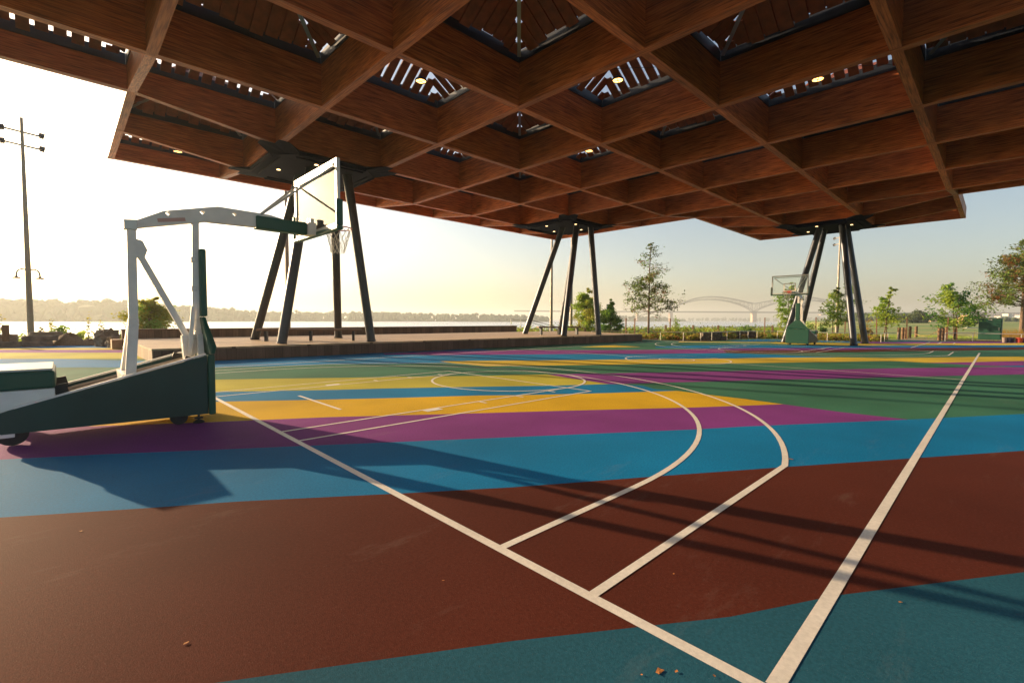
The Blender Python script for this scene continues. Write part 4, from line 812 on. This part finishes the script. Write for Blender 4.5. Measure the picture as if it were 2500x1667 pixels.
# grass blades on the strips that show
bl = MB()
def blades(n, fx):
    V = []; F = []
    for k in range(n):
        x, y = fx(); z = ground_z(x, y); h = rng.uniform(.05, .16); a = rng.uniform(0, 6.28); dx, dy = .012 * math.cos(a), .012 * math.sin(a); lx, ly = rng.normal() * .05, rng.normal() * .05
        o = len(V); V += [(x - dx, y - dy, z), (x + dx, y + dy, z), (x + lx, y + ly, z + h)]; F.append((o, o + 1, o + 2))
    bl.add(V, F)
blades(9000, lambda: (rng.uniform(-9, 3), rng.uniform(28.5, 34.5))); blades(14000, lambda: (rng.uniform(33, 62), rng.uniform(-1, 19))); blades(9000, lambda: (rng.uniform(47, 62), rng.uniform(-14, -1)))
tag(bl.build('grass_blades', LM['lime']), 'short grass on the strips beyond the beds', 'grass', kind='stuff')
def shrub(name, label, loc, h, r, n, size, mats, group=None, stalks=6):
    t = thing(name, label, 'plant', loc, 0, group); s = MB(); LP = []
    for _ in range(stalks):
        a = rng.uniform(0, 6.28); e = Vector((math.cos(a) * r * rng.uniform(.2, .9), math.sin(a) * r * rng.uniform(.2, .9), h * rng.uniform(.6, 1))); s.tube([(0, 0, 0), e * .5 + Vector((0, 0, h * .08)), e], [.012, .008, .003], 4)
        for _ in range(n // stalks): 
            q = rng.uniform(.25, 1.05); LP.append((e.x * q + rng.normal() * r * .22, e.y * q + rng.normal() * r * .22, max(.03, e.z * q + rng.normal() * h * .09)))
    s.build('stem', M_bark, t); leaf_mesh('foliage', LP, size, mats, t); return t
shrub('leafy_weed', 'bright green broad leaved weed between the mast and the thin reeds', (-2.05, 30.6, 0), .85, .55, 220, .14, [LM['lime'], LM['spring']]); shrub('leafy_weed', 'smaller bright green weed right of the broad leaved one', (-1.15, 30.9, 0), .6, .4, 130, .12, [LM['lime']])
for x, h, lab in ((-.75, 1.5, 'thin feathery reed, taller of the pair left of the boulder'), (-.2, 1.35, 'thin feathery reed, shorter of the pair left of the boulder'), (-2.9, 1.15, 'wispy reed just right of the left mast'), (-4.4, 1.5, 'wispy yellowed reed left of the left mast'), (-2.35, 1.35, 'wispy reed above the broad leaved weed')):
    shrub('reed', lab, (x, 31.6, 0), h, .22, 70, .07, [LM['yellowish'], LM['olive']], 'wispy reeds on the bank', 3)
shrub('golden_shrub', 'golden yellow shrub between the two stone stacks', (35.2, 6.6, 0), .75, .5, 420, .08, [LM['yellowish'], LM['straw']], None, 10)
for k, (x, y, h, r, mats, lab) in enumerate(((44.6, 3.1, 1.25, .5, ['deep', 'spring'], 'dark upright shrub right of the far hoop'), (45.4, 2.4, 1.0, .4, ['deep', 'oak'], 'smaller dark shrub beside the upright one'), (42.6, 7.6, 1.0, .7, ['spring', 'deep'], 'leafy green shrub left of the far hoop'), (41.0, 8.7, .8, .6, ['lime', 'spring'], 'pale green shrub above the flat stones'),
                                              (43.2, -.9, 1.5, .5, ['straw', 'yellowish'], 'tall yellow plant right of the columns'), (42.2, -1.4, .8, .35, ['rust', 'olive'], 'drooping brown plant beside the yellow one'), (30.6, 8.6, .8, .6, ['yellowish', 'olive'], 'yellowish shrub behind the railing right of the oak'), (31.5, 7.6, .75, .55, ['spring', 'olive'], 'green shrub behind the second railing post'), (33.0, 9.4, 1.5, .45, ['spring', 'lime'], 'slim green sapling behind the oak'))):
    shrub('shrub', lab, (x, y, .01), h, r, 360, .085, [LM[q] for q in mats], 'shrubs behind the railing', 9)
LP = []
rb = MB(); V = []; F = []
for _ in range(1500):
    u = rng.uniform(0, 1); x = 58 + rng.normal() * .6 + u * 3; y = -7.5 - u * 9 + rng.normal() * .4; h = rng.uniform(.5, .95); lx, ly = rng.normal() * .08, rng.normal() * .08; o = len(V)
    V += [(x, y - .018, 0), (x, y + .018, 0), (x + lx, y + ly, h)]; F.append((o, o + 1, o + 2))
rb.add(V, F); tag(rb.build('dry_reeds', LM['straw']), 'band of dry golden reeds behind the green cabinet', 'reeds', kind='stuff')

# leaves and scraps lying on the court
for x, y, s, lab in ((-.22, -7.26, .032, 'largest dry orange leaf on the teal paint near the camera'), (-.17, -7.31, .012, 'crumb of leaf just right of the largest dry leaf'), (-.29, -7.22, .007, 'tiny leaf scrap just left of the largest dry leaf'), (-.08, -7.43, .010, 'small leaf scrap right of the largest dry leaf by the white line'), (1.14, -7.89, .014, 'dry leaf on the teal paint right of the long sideline'),
                     (-1.62, -5.70, .013, 'curled leaf on the brown paint in the lower left'), (-1.93, -3.88, .016, 'pale leaf on the brown paint by the blue edge at left'), (-.48, -6.08, .010, 'dry leaf on the brown paint left of the inner arc end'), (.53, -6.94, .010, 'leaf scrap on the brown paint between the two arc ends'), (3.55, -6.72, .03, 'pale curled leaf beside the kink of the outer arc')):
    mb = MB(); n = 7; vs_ = [(math.cos(6.283 * k / n) * s * rng.uniform(.5, 1.1), math.sin(6.283 * k / n) * s * rng.uniform(.3, .8), rng.uniform(.0, .004)) for k in range(n)] + [(0, 0, .002)]
    o = mb.add(vs_, [(k, (k + 1) % n, n) for k in range(n)]).build('dry_leaf', mat('dry_leaf', (.45, .17, .04), rough=.8)); o.location = (x, y, .0045); o.rotation_euler = (0, 0, rng.uniform(0, 6)); tag(o, lab, 'leaf', 'dry leaves on the court')
# ------------------------------------------------------------------ far shore, bridges
CAMXY = Vector((-1.9839, -8.19108, 0))
def at(px, fw, z=0.0):
    """ground position along the bearing of a picture column (2500 px wide) at a given distance ahead"""
    d = CF + CR * ((px - 1250) / 1143.13); return Vector((CAMXY.x + d.x * fw, CAMXY.y + d.y * fw, z))
M_far = mat('far_foliage', (0.045, 0.095, 0.045), rough=.9, noise=.35, nscale=.12, blotch=.2, blscale=.02)
M_far2 = mat('mid_foliage', (0.06, 0.09, 0.028), rough=.9, noise=.4, nscale=.35, bump=.8, bscale=1.2)
M_shore = mat('far_shore', (0.14, 0.13, 0.09), rough=.9)
def clump(mb, c, r, sub=2, squash=.8):
    bm = bmesh.new(); bmesh.ops.create_icosphere(bm, subdivisions=sub, radius=1)
    ph = rng.uniform(0, 10, 3)
    for v in bm.verts:
        p = v.co; k = 1 + .22 * math.sin(p.x * 5 + ph[0]) * math.sin(p.y * 5 + ph[1]) + .16 * math.sin(p.z * 7 + ph[2]) + rng.normal() * .07
        v.co = Vector((p.x * r * k, p.y * r * k, p.z * r * squash * k)) + Vector(c)
    bm.verts.index_update(); mb.add([v.co for v in bm.verts], [[v.index for v in f.verts] for f in bm.faces]); bm.free()
def treeline(label, pts, zg, n, M, name='far_wood'):
    """pts: (picture column, distance ahead, tree height); a mass of crowns, several rows deep"""
    mb = MB(); xs = [p[0] for p in pts]
    for k in range(n):
        px = rng.uniform(xs[0], xs[-1]); fw = float(np.interp(px, xs, [p[1] for p in pts])); h = float(np.interp(px, xs, [p[2] for p in pts])); row = rng.integers(0, 3); fw *= 1 + .05 * row
        hh = h * rng.uniform(.72, 1.0) * (1 if rng.random() > .06 else 1.14); r = h * rng.uniform(.16, .30); p = at(px, fw)
        clump(mb, (p.x, p.y, zg + hh - r * .8), r, 2); clump(mb, (p.x + rng.normal() * r, p.y + rng.normal() * r, zg + hh * .45), r * 1.25, 1, 1.2); clump(mb, (p.x + rng.normal() * r, p.y + rng.normal() * r, zg + r * .5), r * 1.2, 1, .9)
    return tag(mb.build(name, M, smooth=True), label, 'wood', kind='stuff')
treeline('hazy wood on the far river bank', [(-260, 560, 31), (0, 600, 31.5), (60, 610, 28), (170, 640, 26.5), (300, 640, 29.5), (420, 680, 25), (520, 720, 22), (640, 780, 17.5), (900, 900, 19), (1200, 980, 16), (1335, 1010, 14)], WATER_Z + .5, 760, M_far)
treeline('low hazy wood on the point beyond the lime green tree', [(1380, 1500, 15), (1480, 1500, 21), (1600, 1520, 17), (1672, 1540, 7)], WATER_Z, 150, M_far)
treeline('faint far wood under the bridge', [(1500, 2600, 15), (1700, 2500, 18), (1900, 2300, 20), (2100, 2100, 28)], WATER_Z, 150, M_far)
treeline('green wood on the bank right of the columns', [(2060, 330, 7), (2130, 300, 6.5), (2200, 290, 6.5), (2270, 300, 6), (2300, 310, 4.5), (2400, 330, 4.5), (2560, 340, 4)], 0, 240, M_far2)
treeline('darker wood behind the round tree', [(2040, 520, 10), (2130, 480, 10.5), (2200, 470, 10.5), (2250, 480, 9), (2330, 500, 6.5), (2480, 560, 6.5), (2560, 560, 6)], 0, 170, M_far)
sh = MB()
for a, b, w in (((-260, 556), (1335, 1005), 90), ((1380, 1490), (1690, 1530), 200), ((1480, 2550), (2160, 2050), 300)):
    for k in range(16):
        p = at(a[0] + (b[0] - a[0]) * k / 16, a[1] + (b[1] - a[1]) * k / 16); q = at(a[0] + (b[0] - a[0]) * (k + 1) / 16, a[1] + (b[1] - a[1]) * (k + 1) / 16)
        n = Vector((CF.x, CF.y, 0)).normalized() * w; z = WATER_Z
        sh.add([(p.x, p.y, z - .5), (q.x, q.y, z - .5), (q.x + n.x * .1, q.y + n.y * .1, z + 1.2), (p.x + n.x * .1, p.y + n.y * .1, z + 1.2), (q.x + n.x, q.y + n.y, z + 1.2), (p.x + n.x, p.y + n.y, z + 1.2)], [(0, 1, 2, 3), (3, 2, 4, 5)])
struct('far_bank', sh, M_shore)
# round tree and the things in the field
rt = thing('round_tree', 'big round green tree standing in the field right of the narrow young tree', 'tree', tuple(at(2238, 165, 0))); 
mb = MB().tube([(0, 0, 0), (0, 0, 3)], [.4, .22], 8); mb.build('trunk', M_bark, rt)
LPc = []
for _ in range(60):
    a = rng.uniform(0, 6.28); r = rng.uniform(0, 3.0) ; z = rng.uniform(.8, 4.7) * math.sqrt(max(.05, 1 - (r / 3.6) ** 2)); LPc += (rng.normal(size=(130, 3)) * .42 + (r * math.cos(a), r * math.sin(a), z)).tolist()
for _ in range(34):
    a = rng.uniform(0, 6.28); r = rng.uniform(0, 2.2); z = rng.uniform(.5, 2.9); LPc += (rng.normal(size=(90, 3)) * .42 + (r * math.cos(a) + CR.x * -3.6, r * math.sin(a) + CR.y * -3.6, z)).tolist()
LPc = [p for p in LPc if p[2] > .1]
leaf_mesh('crown', LPc, .27, [mat('tree_mid', (.07, .11, .03), rough=.7, trans=.3), mat('tree_mid_light', (.10, .14, .035), rough=.7, trans=.3)], rt)
hs = thing('small_house', 'small tan house with a shallow roof in the field', 'house', tuple(at(2274, 205, 0)), math.atan2(CR.y, CR.x))
M_tan = mat('tan_wall', (.62, .40, .24), rough=.8, noise=.08, nscale=1); M_roof = mat('house_roof', (.20, .13, .10), rough=.8)
MB().span((-3.4, -3, 0), (3.4, 3, 2.3)).build('wall', M_tan, hs); rf = MB(); rf.prism([(-3.9, -3.4, 2.31), (-3.9, 3.4, 2.31), (-3.9, 0, 3.7)], (7.8, 0, 0)); rf.build('roof', M_roof, hs)
for x in (-2, .2, 2.2): MB().span((x - .4, -3.03, .9), (x + .4, -3.005, 1.8)).build('window', M_navy, hs)
MB().span((4.2, -2, 0), (9.5, 2, 1.6)).build('annex', mat('annex_wall', (.5, .33, .22), rough=.8), hs)
sb = MB(); V = [(-4.2, -2, 0), (4.2, -2, 0), (4.6, 2.5, 0), (-4.2, 2.5, 0), (-3.2, -1, 3.1), (2.4, -1, 2.9), (2.8, 1.6, 2.8), (-3.2, 1.6, 3.2)]
sb.add(V, [(3, 2, 1, 0), (4, 5, 6, 7), (0, 1, 5, 4), (1, 2, 6, 5), (2, 3, 7, 6), (3, 0, 4, 7)]); o = sb.build('sand_pile', mat('sand', (.62, .40, .22), rough=.9, noise=.15, nscale=2), bevel=.3); o.location = at(2376, 150, .3); o.rotation_euler = (0, 0, math.atan2(CR.y, CR.x)); tag(o, 'pale sandy block shaped pile left of the green cabinet in the field', 'sand pile')
fl = MB(); a, b = at(2355, 85, .25), at(2412, 85, .25); fl.bar(a, b, .5, .12); tag(fl.build('field_kerb', M_galv), 'long pale kerb lying in the grass left of the green cabinet', 'kerb')
for k, (px, w_, h_, lab) in enumerate(((2440, 9, 15, 'white riverside shed left of the others under the truss bridge'), (2455, 5, 20, 'tall narrow white silo under the truss bridge'), (2472, 12, 11, 'low white shed under the truss bridge'), (2488, 7, 17, 'white tank at the right edge under the truss bridge'))):
    p = at(px, 620); o = MB().span((-w_ / 2, -4, 0), (w_ / 2, 4, h_ * .62)).build('riverside_shed', mat('white_wall', (.6, .56, .5), rough=.7)); o.location = (p.x, p.y, -1); o.rotation_euler = (0, 0, math.atan2(CR.y, CR.x)); tag(o, lab, 'shed', 'white sheds by the river')

M_bridge = mat('bridge_steel', (.10, .10, .105), rough=.7); M_pier = mat('bridge_pier', (.42, .31, .25), rough=.85)
BD = 1480.0; DZ = 25.5
br = thing('arch_bridge', 'long steel bridge with two tied arches in the river haze', 'bridge', (0, 0, 0))
deck = MB(); 
def bp(px, z, s=0.0):
    p = at(px, BD); n = Vector((CF.x, CF.y, 0)).normalized() * s; return Vector((p.x + n.x, p.y + n.y, z))
deck.bar(bp(1255, DZ, 8), bp(2240, DZ, 8), 17, 3.2); deck.build('deck', M_bridge, br)
rl = MB(); rl.bar(bp(1255, DZ + 2.6, 0), bp(2240, DZ + 2.6, 0), .5, .5)
for k in range(120): rl.bar(bp(1255 + k * 8.2, DZ + 1.5, 0), bp(1255 + k * 8.2, DZ + 2.6, 0), .5, .5, up=(1, 0, 0))
rl.build('railing', M_bridge, br)
crown, pier_t = 49.0, 27.5                                              # heights of the top chord over the deck
def topc(t): return pier_t + (crown - pier_t) * math.sin(math.pi * t) ** 1.15 if 0 <= t <= 1 else 0
def botc(t): return (crown - 9.5) * (1 - abs(2 * t - 1) ** 2.0) ** .80
for x0, x1 in ((1627, 1841), (1841, 2085)):
    for side in (0, 16):
        ar = MB(); n = 22; T = []; Bq = []
        for k in range(n + 1):
            t = k / n; px = x0 + (x1 - x0) * t; end0 = (x0 == 1627 and t < .5); end1 = (x1 == 2085 and t > .5)
            tz = topc(t) if not (end0 or end1) else max(botc(t), crown * (math.sin(math.pi * t)) ** .9); T.append(bp(px, DZ + tz, side)); Bq.append(bp(px, DZ + botc(t), side))
        for k in range(n):
            ar.bar(T[k], T[k + 1], 1.9, 1.9); ar.bar(Bq[k], Bq[k + 1], 1.9, 1.9)
            if (T[k] - Bq[k]).length > .6: ar.bar(Bq[k], T[k], 1.1, 1.1, up=(1, 0, 0))
            if k % 2 == 0: ar.bar(Bq[k], T[k + 1], .55, .55, up=(1, 0, .1))
            else: ar.bar(T[k], Bq[k + 1], .55, .55, up=(1, 0, .1))
        ar.build('arch_truss', M_bridge, br)
for px, w_ in ((1380, 4), (1556, 5), (1638, 9), (1841, 13), (2068, 11), (2180, 6)):
    pm = MB(); a = bp(px, 0, 8); rot = Matrix.Rotation(math.atan2(CR.y, CR.x), 3, 'Z'); pm.box((a.x, a.y, (DZ - 1.6 + WATER_Z - 2) / 2), (w_, 15, DZ - 1.6 - WATER_Z + 2), rot); pm.build('pier', M_pier, br)
tb = thing('truss_bridge', 'flat brownish truss bridge on the right beyond the green cabinet', 'bridge', (0, 0, 0)); M_tb = mat('truss_steel', (.24, .16, .13), rough=.7)
TD = 640.0; z0, z1 = 9.4, 13.0; x0, x1 = 2262, 2560; n = 34; tm = MB()
def tp(px, z, s=0): 
    p = at(px, TD); n_ = Vector((CF.x, CF.y, 0)).normalized() * s; return Vector((p.x + n_.x, p.y + n_.y, z))
for side in (0, 7):
    tm.bar(tp(x0, z0, side), tp(x1, z0, side), .8, .9); tm.bar(tp(x0, z1, side), tp(x1, z1, side), .5, .5)
    for k in range(n):
        a, b = x0 + (x1 - x0) * k / n, x0 + (x1 - x0) * (k + 1) / n; mid = (a + b) / 2; tm.bar(tp(a, z0, side), tp(mid, z1, side), .35, .35, up=(1, 0, .1)); tm.bar(tp(mid, z1, side), tp(b, z0, side), .35, .35, up=(1, 0, .1))
tm.build('truss', M_tb, tb); dk = MB(); dk.bar(tp(x0 - 260, z0 - .2, 3.5), tp(x1, z0 - .2, 3.5), 6, .8); dk.build('deck', M_tb, tb)
for px in (2290, 2424, 2540): 
    a = tp(px, 0, 3.5); MB().box((a.x, a.y, 2.3), (4.2, 5, 9.8), Matrix.Rotation(math.atan2(CR.y, CR.x), 3, 'Z')).build('pier', mat('red_pier', (.36, .19, .15), rough=.85), tb)

# ------------------------------------------------------------------ river haze
hz = MB().span((-3200, -2600, -8.0), (4200, 4200, 84.0))
HM = bpy.data.materials.new('haze'); HM.use_nodes = True; nt = HM.node_tree; nt.nodes.remove(nt.nodes['Principled BSDF'])
pv = nt.nodes.new('ShaderNodeVolumePrincipled'); pv.inputs['Color'].default_value = (0.96, 1.0, .96, 1); pv.inputs['Density'].default_value = 0.00045; pv.inputs['Anisotropy'].default_value = .35
nt.links.new(pv.outputs[0], nt.nodes['Material Output'].inputs['Volume'])
tag(hz.build('haze', HM), 'pale river haze filling the air', 'haze', kind='stuff')
